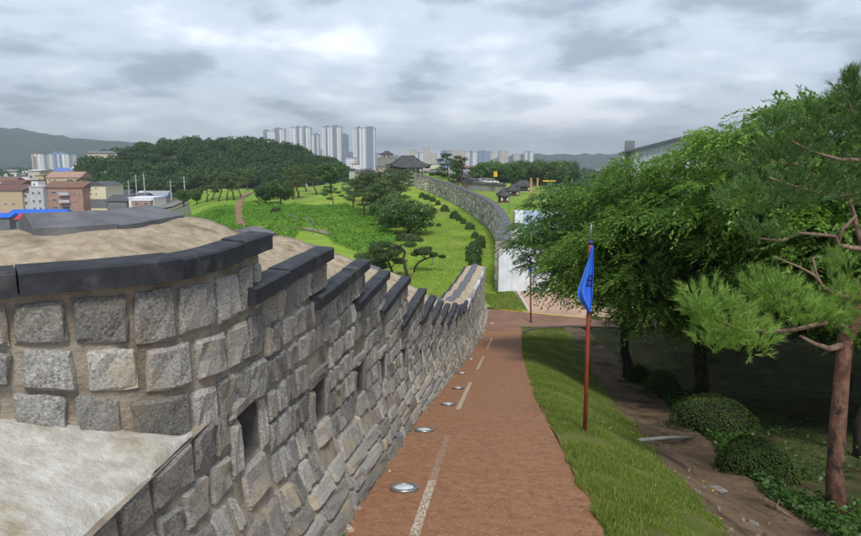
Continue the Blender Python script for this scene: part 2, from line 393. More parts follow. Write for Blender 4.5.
ysn = np.arange(-3, 34.3, .15)
edge_r = lambda y: .025*vnoise(y*.9, y*0+3.3) + .008*vnoise(y*2.6, y*0+1.3)
zero = lambda y: 0*y
tw_l = lambda y: np.interp(y, [3, 5.5, 7.5, 9.9, 13, 18.5, 26, 31, 35], [1.2, 1.3, 1.63, 1.9, 2.33, 2.74, 2.95, 2.7, 2.4]) + .12*vnoise(y*.8, y*0+7.7)
tw_r = lambda y: np.interp(y, [5, 7, 8.5, 11, 15, 21.5, 28, 31, 35], [3.3, 3.1, 3.0, 3.35, 4.0, 4.55, 4.1, 3.5, 3.2]) + .15*vnoise(y*.7, y*0+2.7)
V, F = strip_sheet('bank', ysn, lambda y: edge_r(y)-.06, lambda y: tw_l(y)+.3, 26, 0, M['bank'], .03, 1.6)
V[:, 2] += np.tile(np.concatenate([np.full(21, .02), np.linspace(.015, -.09, 5)]), len(ysn))
bank_o = tag(obj('grass_bank', mesh('grass_bank', V, F, M['bank'], True)), kind='structure')
V, F = strip_sheet('track', ysn, lambda y: tw_l(y)-.25, lambda y: tw_r(y)+.35, 26, .03, M['soil'], .045, 1.9)
V[:, 2] += np.tile(np.concatenate([np.linspace(-.07, 0, 5), np.zeros(16), np.linspace(0, -.13, 5)]), len(ysn))
track = tag(obj('dirt_track', mesh('dirt_track', V, F, M['soil'], True)), kind='structure')
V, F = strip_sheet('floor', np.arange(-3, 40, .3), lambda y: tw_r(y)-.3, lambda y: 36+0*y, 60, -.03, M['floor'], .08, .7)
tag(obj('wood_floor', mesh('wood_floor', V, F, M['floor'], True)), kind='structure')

# the path: a dark bed and separate paving slabs with open joints
V, F = strip_sheet('bed', ysn, lambda y: -2.35+0*y, lambda y: -.02+0*y, 6, -.012, M['joint'])
path = tag(obj('path', mesh('path', V, F, M['joint'])), kind='structure')
jy = [-2.8, .4, 3.3, 6.35, 9.3, 12.6, 15.8, 19, 22.3, 25.5, 28.8, 31.6, 33.9]
for a, b in zip(jy[:-1], jy[1:]):
    ys_ = np.linspace(a+.006, b-.006, 10)
    V, F = strip_sheet('slab', ys_, lambda y: -2.22+.03*vnoise(y*2.3, y*0), lambda y: edge_r(y), 10, .012, M['path'], .006, 1.1)
    n = len(V); nd = 10
    rim = list(range(nd)) + [nd*k+nd-1 for k in range(1, 10)] + list(range(n-2, n-nd-1, -1)) + [nd*k for k in range(8, 0, -1)]
    V2 = np.vstack([V, V[rim]-[0, 0, .05]]); fs = [tuple(f) for f in F.tolist()]
    m_ = len(rim); fs += [(rim[i], n+i, n+(i+1) % m_, rim[(i+1) % m_]) for i in range(m_)]
    obj('paving_slab', mesh('paving_slab', V2, fs, M['path'], False), path)
# junction in the valley, the beige plaza beyond it
def poly_sheet(name, fnlo, fnhi, xs, nd, off, mat_):
    xs = np.asarray(xs); t = np.linspace(0, 1, nd); Y = fnlo(xs)[:, None]*(1-t)+fnhi(xs)[:, None]*t; X = np.repeat(xs[:, None], nd, 1)
    Z = G(X, Y)+off; V = np.stack([X, Y, Z], -1).reshape(-1, 3); a = (np.arange(len(xs)-1)[:, None]*nd+np.arange(nd-1)).ravel()
    return tag(obj(name, mesh(name, V, np.stack([a, a+nd, a+nd+1, a+1], -1), mat_, True)), kind='structure')
yl_y = lambda x: np.interp(x, [2.5, 4.3, 5.6, 7.7, 12, 22], [40, 39.6, 39.0, 37.9, 36.2, 33.5])
poly_sheet('junction', lambda x: np.interp(x, [2.0, 5.35, 5.6, 8, 22], [33.6, 33.9, 34.6, 35.2, 32.0])-.2, lambda x: yl_y(x)-.1, np.arange(2.4, 22, .4), 10, .014, M['junction'])
poly_sheet('plaza', lambda x: yl_y(x)+.0, lambda x: 62+0*x, np.arange(5.9, 34, .8), 14, .02, M['plaza'])
poly_sheet('grass_patch', lambda x: yl_y(x)+.15, lambda x: 46+0*x, np.arange(3.2, 6.3, .25), 12, .05, M['lawn'])
yl = MB(); xs_ = np.arange(4.2, 16, .5)
for a, b in zip(xs_[:-1], xs_[1:]):
    P = [(a, yl_y(a)-.16), (b, yl_y(b)-.16), (b, yl_y(b)+.0), (a, yl_y(a)+.0)]
    yl.quad_pts([(x, y, float(G(x, y))+.026) for x, y in P], [(0, 1, 2, 3)])
tag(yl.build('yellow_line', M['yellow']), kind='structure')
kb = MB()
kx0 = 6.3
for k in range(6): kb.box((kx0+.02*k, 39.4+k*1.05, float(G(kx0, 40))+.06), (.16, 1.02, .16))
tag(kb.build('kerb', M['kerb']), kind='structure')

# lawn outside the wall and the inner lawn beyond the valley
lx = np.arange(-26, 9.2, .8); ly = np.concatenate([np.arange(34, 100, .9), np.arange(100, 172, 2.0)])
X, Y = np.meshgrid(lx, ly); keep_hi = wall_line(Y)+.1; X2 = np.minimum(X, keep_hi); 
def lawn_z(x, y): return G(np.minimum(x, wall_line(y)-.55), y)
Z = lawn_z(X2, Y)+.12+.10*vnoise(X2*.22, Y*.22)+.03*vnoise(X2*1.1, Y*1.1)
V = np.stack([X2, Y, Z], -1).reshape(-1, 3); nx = len(lx); i = np.arange((len(ly)-1)*(nx-1)); r_, c_ = i//(nx-1), i % (nx-1); a = r_*nx+c_
tag(obj('lawn', mesh('lawn', V, np.stack([a, a+1, a+nx+1, a+nx], -1), M['lawn'], True)), kind='structure')
X, Y = np.meshgrid(np.arange(-86, -23.5, 1.5), np.arange(60, 205, 2.5)); X = np.maximum(X, -.40*Y+2); nx = X.shape[1]; i = np.arange((X.shape[0]-1)*(nx-1)); r_, c_ = i//(nx-1), i % (nx-1); a = r_*nx+c_
V = np.stack([X, Y, G(X, Y)+.07+.12*vnoise(X*1.3, Y*1.3)], -1).reshape(-1, 3); tag(obj('park_lawn', mesh('park_lawn', V, np.stack([a, a+1, a+nx+1, a+nx], -1), M['lawn_far'], True)), kind='structure')
lx = np.arange(-14, 40, 1.5); ly = np.arange(61, 215, 2.5); X, Y = np.meshgrid(lx, ly); X = np.maximum(X, wall_line(Y)+.5)
V = np.stack([X, Y, G(X, Y)+.12], -1).reshape(-1, 3); nx = len(lx); i = np.arange((len(ly)-1)*(nx-1)); r_, c_ = i//(nx-1), i % (nx-1); a = r_*nx+c_
tag(obj('inner_lawn', mesh('inner_lawn', V, np.stack([a, a+1, a+nx+1, a+nx], -1), M['lawn_far'], True)), kind='structure')

# far mountains
def ridge(name, pts, Z0, thick, mat_, rough=6, label=None):
    """a long wooded ridge: pts are (px, py) along its skyline, at depth Z0"""
    px = np.linspace(pts[0][0], pts[-1][0], 160); py = np.interp(px, [p[0] for p in pts], [p[1] for p in pts])
    top = np.array([at(a, b, Z0) for a, b in zip(px, py)]); top[:, 2] += rough*vnoise(px*.8, px*0+1)+rough*.5*vnoise(px*2.1, px*0+5)
    rows = []; n = 26
    for k in range(n):
        t = k/(n-1); prof = math.sin(min(1, t*2)*math.pi/2)**1.3 if t < .5 else math.cos((t-.5)*math.pi)**.8 if t < 1 else 0
        yy = top[:, 1] + (t-.5)*thick; zz = -16 + (top[:, 2]+16)*prof
        zz = zz + prof*(1-prof*.8)*.22*(top[:, 2]+16)*vnoise(top[:, 0]/(thick*.11), yy/(thick*.11)) + prof*rough*.8*vnoise(top[:, 0]/45, yy/45)
        rows.append(np.stack([top[:, 0], yy, zz], -1))
    V = np.vstack(rows); nx = len(px); i = np.arange((n-1)*(nx-1)); r_, c_ = i//(nx-1), i % (nx-1); a = r_*nx+c_
    return tag(obj(name, mesh(name, V, np.stack([a, a+1, a+nx+1, a+nx], -1), mat_, True)), kind='structure')
M['mount'] = mat('wooded_mountain', (.018, .040, .027), (.044, .075, .044), scale=.022, detail=8, rough=1, spec=.05, bump=1.0, bscale=.03, bdist=14)
ridge('hills', [(-420, 150), (-200, 128), (-60, 124), (0, 127), (22, 131), (60, 139), (110, 142), (150, 143), (200, 152), (260, 166)], 2600, 1500, M['mount'], 6)
ridge('hills', [(-100, 165), (40, 160), (100, 148), (180, 144), (300, 148), (420, 158), (470, 166)], 4200, 1400, M['mount'], 8)
ridge('hills', [(470, 168), (505, 158), (530, 153), (560, 155), (600, 155), (660, 158), (800, 155), (1000, 150), (1200, 165)], 3000, 1000, M['mount'], 6)
ridge('hills', [(300, 166), (420, 160), (500, 158), (560, 159), (640, 162), (760, 166)], 4600, 900, M['mount'], 6)

# ------------------------------------------------------------------ the near fortress wall
wall = thing('fortress_wall', 'grey granite parapet wall with stepped copings descending along the red path', 'wall', (0, 0, 0))
NORM = np.array([.994, -.11, 0])
def face_off(h): return .27*np.clip(1-h/.85, 0, 1)**1.1
def main_map(y0, y1, cap, foot=.16):
    def f(u, v, w):
        y = y0+np.asarray(u)*(y1-y0); p = pz(y); z = cap+(p-foot-cap)*np.asarray(v); h = z-p
        ww = face_off(h)+w
        return np.stack([xp(y)+ww*NORM[0], y+ww*NORM[1], z+0*ww], -1)
    f.L = (y1-y0)*1.006; f.H = cap-(float(pz((y0+y1)/2))-foot); return f
def line_map(A, B, cap, botA, botB):
    A = np.array(A); B = np.array(B); d = (B-A)/np.linalg.norm(B-A); nn = np.array([-d[1], d[0]])
    if np.dot(nn, -A) < 0: nn = -nn
    def f(u, v, w):
        u = np.asarray(u)+0*np.asarray(w); v = np.asarray(v)+0*u; p = A+(B-A)*u[..., None]+nn*(np.asarray(w)+0*u)[..., None]
        zb = botA+(botB-botA)*u; return np.concatenate([p, (cap+(zb-cap)*v)[..., None]], -1)
    f.L = float(np.linalg.norm(B-A)); f.H = cap-(botA+botB)/2; return f

class Line:
    """plan line of a wall face; normals point away from the path and turn gradually round a bend"""
    def __init__(s, poly, blend=.75):
        s.P = np.array(poly, float); d = np.diff(s.P, axis=0); l = np.linalg.norm(d, axis=1); s.c = np.concatenate([[0], np.cumsum(l)]); s.L = s.c[-1]; s.b = blend
        s.ang = np.unwrap(np.arctan2(d[:, 1], d[:, 0]))+math.pi/2
    def p(s, t): return np.array([np.interp(t, s.c, s.P[:, 0]), np.interp(t, s.c, s.P[:, 1])])
    def n(s, t):
        q = np.linspace(t-s.b, t+s.b, 41); i = np.clip(np.searchsorted(s.c, q, side='right')-1, 0, len(s.ang)-1); a = s.ang[i].mean()
        return np.array([math.cos(a), math.sin(a)])
    def stations(s, s0, s1, step):
        k = max(2, int(math.ceil((s1-s0)/step))+1); q = list(np.linspace(s0, s1, k))
        q += [c for c in s.c if s0+.02 < c < s1-.02 and min(abs(c-x) for x in q) > .015]; return sorted(q)
def arc_map(poly, cap, bots):
    """face map along a plan polyline with gradually turning normals (u runs from its far end back, w towards the path)"""
    ln = Line(poly, .25); n = 400; S = np.linspace(0, ln.L, n); PP = np.array([ln.p(t) for t in S]); NN = np.array([ln.n(t) for t in S])
    def f(u, v, w):
        u = 1-(np.asarray(u)+0*np.asarray(w)); v = np.asarray(v)+0*u; t = u*ln.L; w = np.asarray(w)+0*u
        ix = lambda A: np.interp(t, S, A)
        zb = np.interp(u, [0, .5, .74, 1], bots)
        return np.stack([ix(PP[:, 0])-w*ix(NN[:, 0]), ix(PP[:, 1])-w*ix(NN[:, 1]), cap+(zb-cap)*v], -1)
    f.L = ln.L; f.H = cap-bots[2]; return f
STONES = []      # (map, u0,u1,v0,v1, proud, material, depth)
def stone_mesh(f, u0, u1, v0, v1, mat_key, seed, fine=True, proud=.03):
    r = np.random.default_rng(seed)
    nu, nv = (6, 5) if fine else (4, 4)
    a = np.array([0, .07, .36, .66, .93, 1]) if fine else np.array([0, .1, .9, 1]); b = np.array([0, .09, .5, .91, 1]) if fine else np.array([0, .13, .87, 1])
    A, B = np.meshgrid(a, b); I, J = np.meshgrid(np.arange(nu), np.arange(nv))
    jl, jh = .018/f.L, .016/f.H
    cu = r.uniform(-1, 1, (2, 2))*jl*.7; cv = r.uniform(-1, 1, (2, 2))*jh*.7
    bil = lambda c: c[0, 0]*(1-A)*(1-B)+c[0, 1]*A*(1-B)+c[1, 0]*(1-A)*B+c[1, 1]*A*B
    # pull corners in a little so the outline is rounded
    rc = .03; A2 = .5+(A-.5)*(1-rc*np.abs(2*B-1)**4); B2 = .5+(B-.5)*(1-rc*np.abs(2*A-1)**4)
    U = u0+(u1-u0)*A2+bil(cu)+r.normal(0, .16, A.shape)*jl; Vv = v0+(v1-v0)*B2+bil(cv)+r.normal(0, .16, A.shape)*jh
    edge = np.minimum(np.minimum(I, nu-1-I), np.minimum(J, nv-1-J)); inner = np.clip(edge, 0, 1)
    W = .012+proud*inner + r.normal(0, .0075, A.shape)*inner + (r.uniform(-.012, .012)*(A-.5)+r.uniform(-.014, .014)*(B-.5))
    P = f(U, Vv, W).reshape(-1, 3); n = len(P)
    rim = list(range(nu))+[nu*k+nu-1 for k in range(1, nv)]+list(range(n-2, n-nu-1, -1))+[nu*k for k in range(nv-2, 0, -1)]
    Q = f(U.ravel()[rim], Vv.ravel()[rim], np.full(len(rim), -.05))
    fs = [(k*nu+j, k*nu+nu+j, k*nu+nu+j+1, k*nu+j+1) for k in range(nv-1) for j in range(nu-1)]
    m_ = len(rim); fs += [(rim[i], rim[(i+1) % m_], n+(i+1) % m_, n+i) for i in range(m_)]
    return np.vstack([P, Q]), fs

def core(f, T, hole=None, bottom_only=False, top=True, nu=10, nv=12):
    """mortar body: front grid with a loophole cut through it, back, ends, top"""
    us = list(np.linspace(0, 1, nu)); vs = list(np.linspace(0, 1, nv))
    if hole:
        us = sorted([u for u in us if u in (0., 1.) or min(abs(u-hole[0]), abs(u-hole[1])) > .02]+[hole[0], hole[1]])
        vs = sorted([v for v in vs if v in (0., 1.) or min(abs(v-hole[2]), abs(v-hole[3])) > .03]+[hole[2], hole[3]])
    U, Vv = np.meshgrid(us, vs); W = .012*vnoise(U*f.L*4, Vv*f.H*4, f.L*7)+.006*vnoise(U*f.L*11, Vv*f.H*11, 3.1)
    W = W*np.clip(np.minimum(U, 1-U)*12, 0, 1)
    if hole: W = np.where((U >= hole[0]-.001) & (U <= hole[1]+.001) & (Vv >= hole[2]-.001) & (Vv <= hole[3]+.001), 0, W)
    P = f(U, Vv, W).reshape(-1, 3).tolist(); nx = len(us); fs = []
    for k in range(len(vs)-1):
        for j in range(nx-1):
            if hole and us[j] >= hole[0]-.001 and us[j+1] <= hole[1]+.001 and vs[k] >= hole[2]-.001 and vs[k+1] <= hole[3]+.001: continue
            a = k*nx+j; fs.append((a, a+nx, a+nx+1, a+1))
    def q(pts): n = len(P); P.extend([np.asarray(p).tolist() for p in pts]); fs.append((n, n+1, n+2, n+3))
    g = lambda u, v, w: f(np.array(u), np.array(v), np.array(w))
    if hole:
        a, b, c, d = hole; dep = -.75; HP, HF = [], []
        def hq(pts): n = len(HP); HP.extend([np.asarray(p).tolist() for p in pts]); HF.append((n, n+1, n+2, n+3))
        for s_, t_ in (((a, c), (b, c)), ((b, c), (b, d)), ((b, d), (a, d)), ((a, d), (a, c))): hq([g(*s_, 0.), g(*t_, 0.), g(*t_, dep), g(*s_, dep)])
        hq([g(a, c, dep), g(b, c, dep), g(b, d, dep), g(a, d, dep)])
        obj('loophole', mesh('loophole', HP, HF, M['hole']), wall)
    q([g(0, 0, -T), g(1, 0, -T), g(1, 1.3, -T), g(0, 1.3, -T)])
    for u in (0, 1):
        for va, vb in zip(vs[:-1], vs[1:]): q([g(u, va, -.02), g(u, va, -T), g(u, vb, -T), g(u, vb, -.02)])
    if top: q([g(0, 0, -.004), g(1, 0, -.004), g(1, 0, -T), g(0, 0, -T)])
    return P, fs

def course(f, N, lens, hole=None, matsel=None, gap=.034, seed=0, vtop=0.0, vbot=1.0, hscale=None):
    r = random.Random(seed); hs = [r.uniform(.94, 1.07)*(1.0 if hscale is None else hscale(k_)) for k_ in range(N)]; tot = sum(hs); v = vtop
    for k in range(N):
        dv = (vbot-vtop)*hs[k]/tot; va, vb = v, v+dv; v = vb
        u = -r.uniform(0, .5)*lens(k)[0]/f.L
        while u < 1:
            l = r.uniform(*lens(k))/f.L; ua, ub = max(u, 0), min(u+l, 1); u += l
            if (ub-ua)*f.L < .07: continue
            spans = [(ua, ub)]
            if hole:
                zu0, zu1 = hole[0]-.15/f.L, hole[1]+.13/f.L; zv0, zv1 = hole[2]-.14/f.H, hole[3]+.20/f.H
                if vb > zv0 and va < zv1: spans = [(a, b) for a, b in ((ua, min(ub, zu0)), (max(ua, zu1), ub)) if (b-a)*f.L > .06]
            for a, b in spans:
                j = r.uniform(.6, 1.35)
                gu, gv = gap*j/2/f.L, gap*r.uniform(.7, 1.2)/2/f.H
                if matsel: mk = matsel((va+vb)/2, r)
                else: mk = 'stone'
                dv_ = r.uniform(-.04, .04)*(vb-va) if N > 4 else 0
                STONES.append((f, a+gu, b-gu, va+gv+max(dv_, 0), vb-gv+min(dv_, 0), mk, r.randrange(10**9)))
    if hole:
        a, b, c, d = hole; e, h = .012/f.L, .012/f.H
        STONES.append((f, a-.13/f.L, b+.11/f.L, c-.12/f.H, c-h, 'stone', r.randrange(10**9)))
        STONES.append((f, a-.12/f.L, a-e, c+h, d+.02/f.H, 'stone', r.randrange(10**9)))
        STONES.append((f, b+e, b+.11/f.L, c+h, d+.02/f.H, 'stone', r.randrange(10**9)))
        STONES.append((f, a-.03/f.L, b+.04/f.L, d+h, d+.19/f.H, 'stone_low', r.randrange(10**9)))

# section lists along the path: near end, far end, coping level
SEG = [(3.8, 5.3, -.80, 3.52), (5.3, 6.85, -1.15, 4.85), (6.85, 8.25, -1.51, 6.35), (8.25, 10.2, -1.93, 7.75), (10.2, 12.3, -2.56, 9.4), (12.3, 14.2, -3.1, 11.85),
       (14.2, 16.0, -3.62, 13.9), (16.0, 17.8, -4.1, 15.7), (17.8, 20.2, -4.62, 17.5), (20.2, 22.0, -5.1, 20.0), (22.0, 23.6, -5.42, 21.8), (23.6, 25.4, -5.68, 23.4),
       (25.4, 28.2, -5.95, 25.3), (28.2, 31.4, -6.15, 28.1), (31.4, 34.8, -6.3, 31.3), (34.8, 38.6, -6.42, 34.7)]
THICK = 1.25
low = lambda vv, r: 'stone_low' if vv > .58 and r.random() < .8 else ('stone_low' if r.random() < .12 else 'stone')
for i, (y0, y1, cap, yc) in enumerate(SEG, 1):
    f = main_map(y0, y1, cap); hole = None
    if 1 <= i <= 12:
        cu = .80; hw = .18/f.L; hole = (cu-hw, cu+hw, .96/f.H, 1.28/f.H)
    P, fs = core(f, THICK, hole, nu=10 if i < 8 else 6, nv=12)
    obj('mortar_core', mesh('mortar_core', P, fs, M['mortar']), wall)
    def lens(k, i=i): return (.15, .29) if k < 7 else (.45, .95)
    course(f, 11, lens, hole, low, seed=40+i, vtop=.005, hscale=lambda k: 1.0 if k < 7 else .68, gap=.026)
BEND = (float(xp(2.8)), 2.8); LEFT_END = (BEND[0]-2.45, BEND[1]-1.38)
_b = np.array(BEND); _l = np.array(LEFT_END); _e = np.array([float(xp(3.15)), 3.15]); _s = _b+(_l-_b)/np.linalg.norm(_l-_b)*.35
ARC = [LEFT_END]+[tuple(_s*(1-t)**2+2*_b*t*(1-t)+_e*t*t) for t in np.linspace(0, 1, 6)]
# lower wall that runs on towards the viewer below the ledge
LEDGE = -1.29
fl = main_map(-.6, 3.8, LEDGE)
hl_ = (.935-.15/fl.L, .935+.15/fl.L, .085, .285)
P, fs = core(fl, .9, hl_, nu=20, nv=8); obj('mortar_core', mesh('mortar_core', P, fs, M['mortar']), wall)
course(fl, 7, lambda k: (.20, .36) if k < 4 else (.45, .85), hl_, lambda vv, r: 'stone_low' if vv > .5 and r.random() < .7 else 'stone', seed=5, hscale=lambda k: 1.0 if k < 4 else .7, gap=.028)
# parapet that swings away to the left above the ledge
fa = arc_map(ARC+[(float(xp(y)), float(y)) for y in (3.4, 3.8)], -.52, [-.80, -.98, -1.28, -1.42])
P, fs = core(fa, 1.15, None, nu=44, nv=10); obj('mortar_core', mesh('mortar_core', P, fs, M['mortar']), wall)
course(fa, 3, lambda k: (.20, .31), None, lambda vv, r: 'stone', gap=.038, seed=77, vtop=.05, vbot=1.06)
# the largest stones are parts of their own, the small distant ones are joined
STONES.sort(key=lambda s: np.linalg.norm(s[0](np.array((s[1]+s[2])/2), np.array((s[3]+s[4])/2), np.array(0.))))
for s in STONES[:300]:
    Vs, fs = stone_mesh(*s[:5], s[5], s[6], True, .016 if s[5] == 'stone' else .022)
    obj('stone', mesh('stone', Vs, fs, M[s[5]], False), wall)
for key in ('stone', 'stone_low'):
    VV, FF = [], []
    for s in STONES[300:]:
        if s[5] != key: continue
        Vs, fs = stone_mesh(*s[:5], s[5], s[6], False, .024); n = len(VV); VV += Vs.tolist(); FF += [tuple(n+k for k in q) for q in fs]
    tag(obj('stone_courses', mesh('stone_courses', VV, FF, M[key], False), wall), kind='stuff')
# pale lime ledge between the lower wall and the parapet
nu_, nv_ = 40, 14; P = []
for i in range(nu_):
    t = i/(nu_-1)
    fr = np.array([xp(2.80-t*3.3)+.022, 2.80-t*3.3, LEDGE+.012+.03*(1-t)*(t < .12)])
    bk = np.array([BEND[0]+(LEFT_END[0]-BEND[0])*t, BEND[1]+(LEFT_END[1]-BEND[1])*t, 0]); bk[2] = float(np.interp(t, [0, .32, 1], [-1.28, -.97, -.79]))
    for j in range(nv_):
        q = j/(nv_-1); p = fr*(1-q)+bk*q; b_ = math.sin(q*math.pi)
        p = p+[0, 0, .035*b_*t+.014*float(vnoise(p[0]*9, p[1]*9))*b_+.006*float(vnoise(p[0]*23, p[1]*23))+(-.03 if j == 0 else 0)]; P.append(p)
a = (np.arange(nu_-1)[:, None]*nv_+np.arange(nv_-1)).ravel()
obj('lime_ledge', mesh('lime_ledge', P, np.stack([a, a+nv_, a+nv_+1, a+1], -1), M['ledge'], True), wall)

# copings: sandy crown, dark edge slabs, grey ridge slabs
def sweep(line, sts, section, z0, jitter=0.0):
    V = []; m = len(section)
    for t in sts:
        p, n = line.p(t), line.n(t)
        for a, z in section: V.append((p[0]+n[0]*a, p[1]+n[1]*a, z0+z))
    V = np.array(V)
    if jitter: V[:, 2] += jitter*vnoise(V[:, 0]*5, V[:, 1]*5)+jitter*.6*vnoise(V[:, 0]*17, V[:, 1]*17)
    fs = []; k_ = len(sts)-1
    for i in range(k_):
        for j in range(m): k = (j+1) % m; fs.append((i*m+j, i*m+k, (i+1)*m+k, (i+1)*m+j))
    fs.append(tuple(range(m))[::-1]); fs.append(tuple(k_*m+j for j in range(m)))
    return V, fs
def coping(poly, z0, T, joints, fine=True, edge_mat='slate', seed=0, ridge=.235, s_hi=.20, parent=None, slabs=None):
    ln = Line(poly); L = ln.L; ra = .44
    n = 7 if fine else 3
    sec = [(.05, .02)]+[(.05+(ra+.06-.05)*k/n, .085+(s_hi-.085)*math.sin(k/n*math.pi/2)**.9) for k in range(n+1)]
    sec += [(T-a, z) for a, z in sec[::-1]]
    V, fs = sweep(ln, ln.stations(.012, L-.03, .09 if fine else .6), sec, z0, .012 if fine else .008)
    c = obj('coping', mesh('coping', V, fs, M['crown'], fine), parent or wall)
    r = random.Random(seed); js = [0]+[j for j in joints if 0 < j < L]+[L]
    for s0, s1 in zip(js[:-1], js[1:]):
        dz = r.uniform(-.006, .006); ov = .075+r.uniform(-.008, .008)
        es = [(-ov, .0+dz), (-ov-.002, .090+dz), (-ov+.012, .101+dz), (.072, .110+dz), (.088, .09+dz), (.088, .0+dz)]
        V, fs = sweep(ln, ln.stations(s0+.003, s1-.003, .10 if fine else .3), es, z0, .0035 if fine else 0); obj('edge_slab', mesh('edge_slab', V, fs, M[edge_mat]), c)
        V, fs = sweep(ln, ln.stations(s0+.003, s1-.003, .3), [(T-a, z) for a, z in es[::-1]], z0, 0); obj('edge_slab', mesh('edge_slab', V, fs, M['slate']), c)
    js2 = slabs or [0]+[j+.23 for j in joints if .3 < j < L-.4]+[L]
    for s0, s1 in zip(js2[:-1], js2[1:]):
        dz = r.uniform(-.006, .006)
        rs = [(ra, s_hi-.03+dz), (ra-.004, s_hi+.026+dz), (T/2, ridge+.05+dz), (T-ra, s_hi+.026+dz), (T-ra, s_hi-.03+dz)]
        V, fs = sweep(ln, ln.stations(s0+.006, s1-.006, .25), rs, z0, 0); obj('ridge_slab', mesh('ridge_slab', V, fs, M['slab']), c)
def fline(y0, y1): return [(float(xp(y)), float(y)) for y in np.linspace(y0, y1, 3)]
coping(ARC+[(float(xp(3.86)), 3.86)], -.52, 1.3, [.55, 1.35, 2.2, 2.83, 3.4], True, seed=1, slabs=[2.33, 2.85, 3.72])
for i, (y0, y1, cap, yc) in enumerate(SEG, 1):
    L = y1-yc; j = [L*.36, L*.70] if i < 12 else [L*.3, L*.62]
    coping(fline(yc, y1+.05), cap, THICK, j, i < 7, 'slate' if i < 13 else 'stone_white', seed=i)

# ------------------------------------------------------------------ foliage makers
def unit(a): return a/np.maximum(np.linalg.norm(a, axis=-1, keepdims=True), 1e-9)
def leaf_quads(P, D, N, L, W):
    """folded rhombic leaves: base P, axis D, normal N"""
    D = unit(D); S = unit(np.cross(D, N)); N = np.cross(S, D); L = np.asarray(L)[:, None]; W = np.asarray(W)[:, None]
    mid = P+D*L*.45
    V = np.stack([P, mid+S*W*.5+N*W*.15, P+D*L-N*L*.12, mid-S*W*.5+N*W*.15], 1).reshape(-1, 3)
    n = len(P); return V, np.arange(4*n).reshape(n, 4)
def sprays(r, C, OUT, nleaf, length, lsize, droop=.35, width=.55):
    """leafy twigs starting at C heading OUT; leaves alternate in a roughly level plane"""
    n = len(C); OUT = unit(OUT); side = unit(np.cross(OUT, np.tile([0, 0, 1.], (n, 1)))+r.normal(0, .25, (n, 3)))
    Ps, Ds, Ns, Ls, Ws = [], [], [], [], []
    ln = length*r.uniform(.7, 1.3, n)
    for k in range(nleaf):
        t = (k+.5)/nleaf; sgn = 1 if k % 2 else -1
        p = C+OUT*(ln*t)[:, None]; p[:, 2] -= droop*ln*t*t
        d = OUT*(.45+.5*t)+side*sgn*width*(1-.35*t)+r.normal(0, .22, (n, 3)); d[:, 2] -= .25
        nn = np.tile([0, 0, 1.], (n, 1))+r.normal(0, .38, (n, 3))
        Ps.append(p); Ds.append(d); Ns.append(nn); s = lsize*r.uniform(.7, 1.25, n); Ls.append(s); Ws.append(s*.42)
    return leaf_quads(np.concatenate(Ps), np.concatenate(Ds), np.concatenate(Ns), np.concatenate(Ls), np.concatenate(Ws))
def ball(r, n): return unit(r.normal(0, 1, (n, 3)))
def lobe_sprays(r, lobes, per, nleaf, length, lsize, droop=.5, inner=.35):
    Cs, Os = [], []
    for c, rad in lobes:
        m = max(3, int(per*(rad[0]*rad[1]+rad[0]*rad[2])/1.0)); d = ball(r, m)
        d[:, 2] = np.where(d[:, 2] < -.45, -d[:, 2]*.6, d[:, 2])
        s = r.uniform(inner, 1.0, m)**.6
        Cs.append(np.asarray(c)+d*np.asarray(rad)*s[:, None]); o = d*np.array([1, 1, .3])+[0, 0, .08]+r.normal(0, .22, (m, 3)); Os.append(o)
    return sprays(r, np.concatenate(Cs), np.concatenate(Os), nleaf, length, lsize, droop)
def clump_leaves(r, n, rad, lsize, shell=.45, flat=1.0):
    """individual leaves filling an ellipsoid, facing outwards"""
    d = ball(r, n); s = r.uniform(shell, 1, n)**.7; P = d*np.asarray(rad)*s[:, None]
    N = unit(d+r.normal(0, .5, (n, 3))); D = unit(np.cross(N, ball(r, n))); D[:, 2] -= .2
    L = lsize*r.uniform(.6, 1.35, n); return P, D, N, L, L*.6
def needle_tufts(r, P, A, nn, ln, w, spread=.85):
    """bundles of needles: origin P, axis A"""
    n = len(P); P = np.repeat(P, nn, 0); A = np.repeat(unit(A), nn, 0); D = unit(A+spread*ball(r, n*nn)); S = unit(np.cross(D, ball(r, n*nn)))*w
    P = P+A*(r.random(n*nn)*ln*1.5)[:, None]; L = (ln*r.uniform(.7, 1.15, n*nn))[:, None]; V = np.stack([P-S, P+S, P+D*L], 1).reshape(-1, 3); return V, np.arange(3*n*nn).reshape(-1, 3)
def branch(r, a, b, sag=.12, n=7, wob=.08):
    a, b = np.asarray(a, float), np.asarray(b, float); L = np.linalg.norm(b-a); t = np.linspace(0, 1, n)[:, None]
    p = a+(b-a)*t; p[:, 2] += sag*L*np.sin(t[:, 0]*math.pi); w = r.normal(0, wob*L/3, (n, 3)); w[0] = 0; w[-1] = 0; return p+w

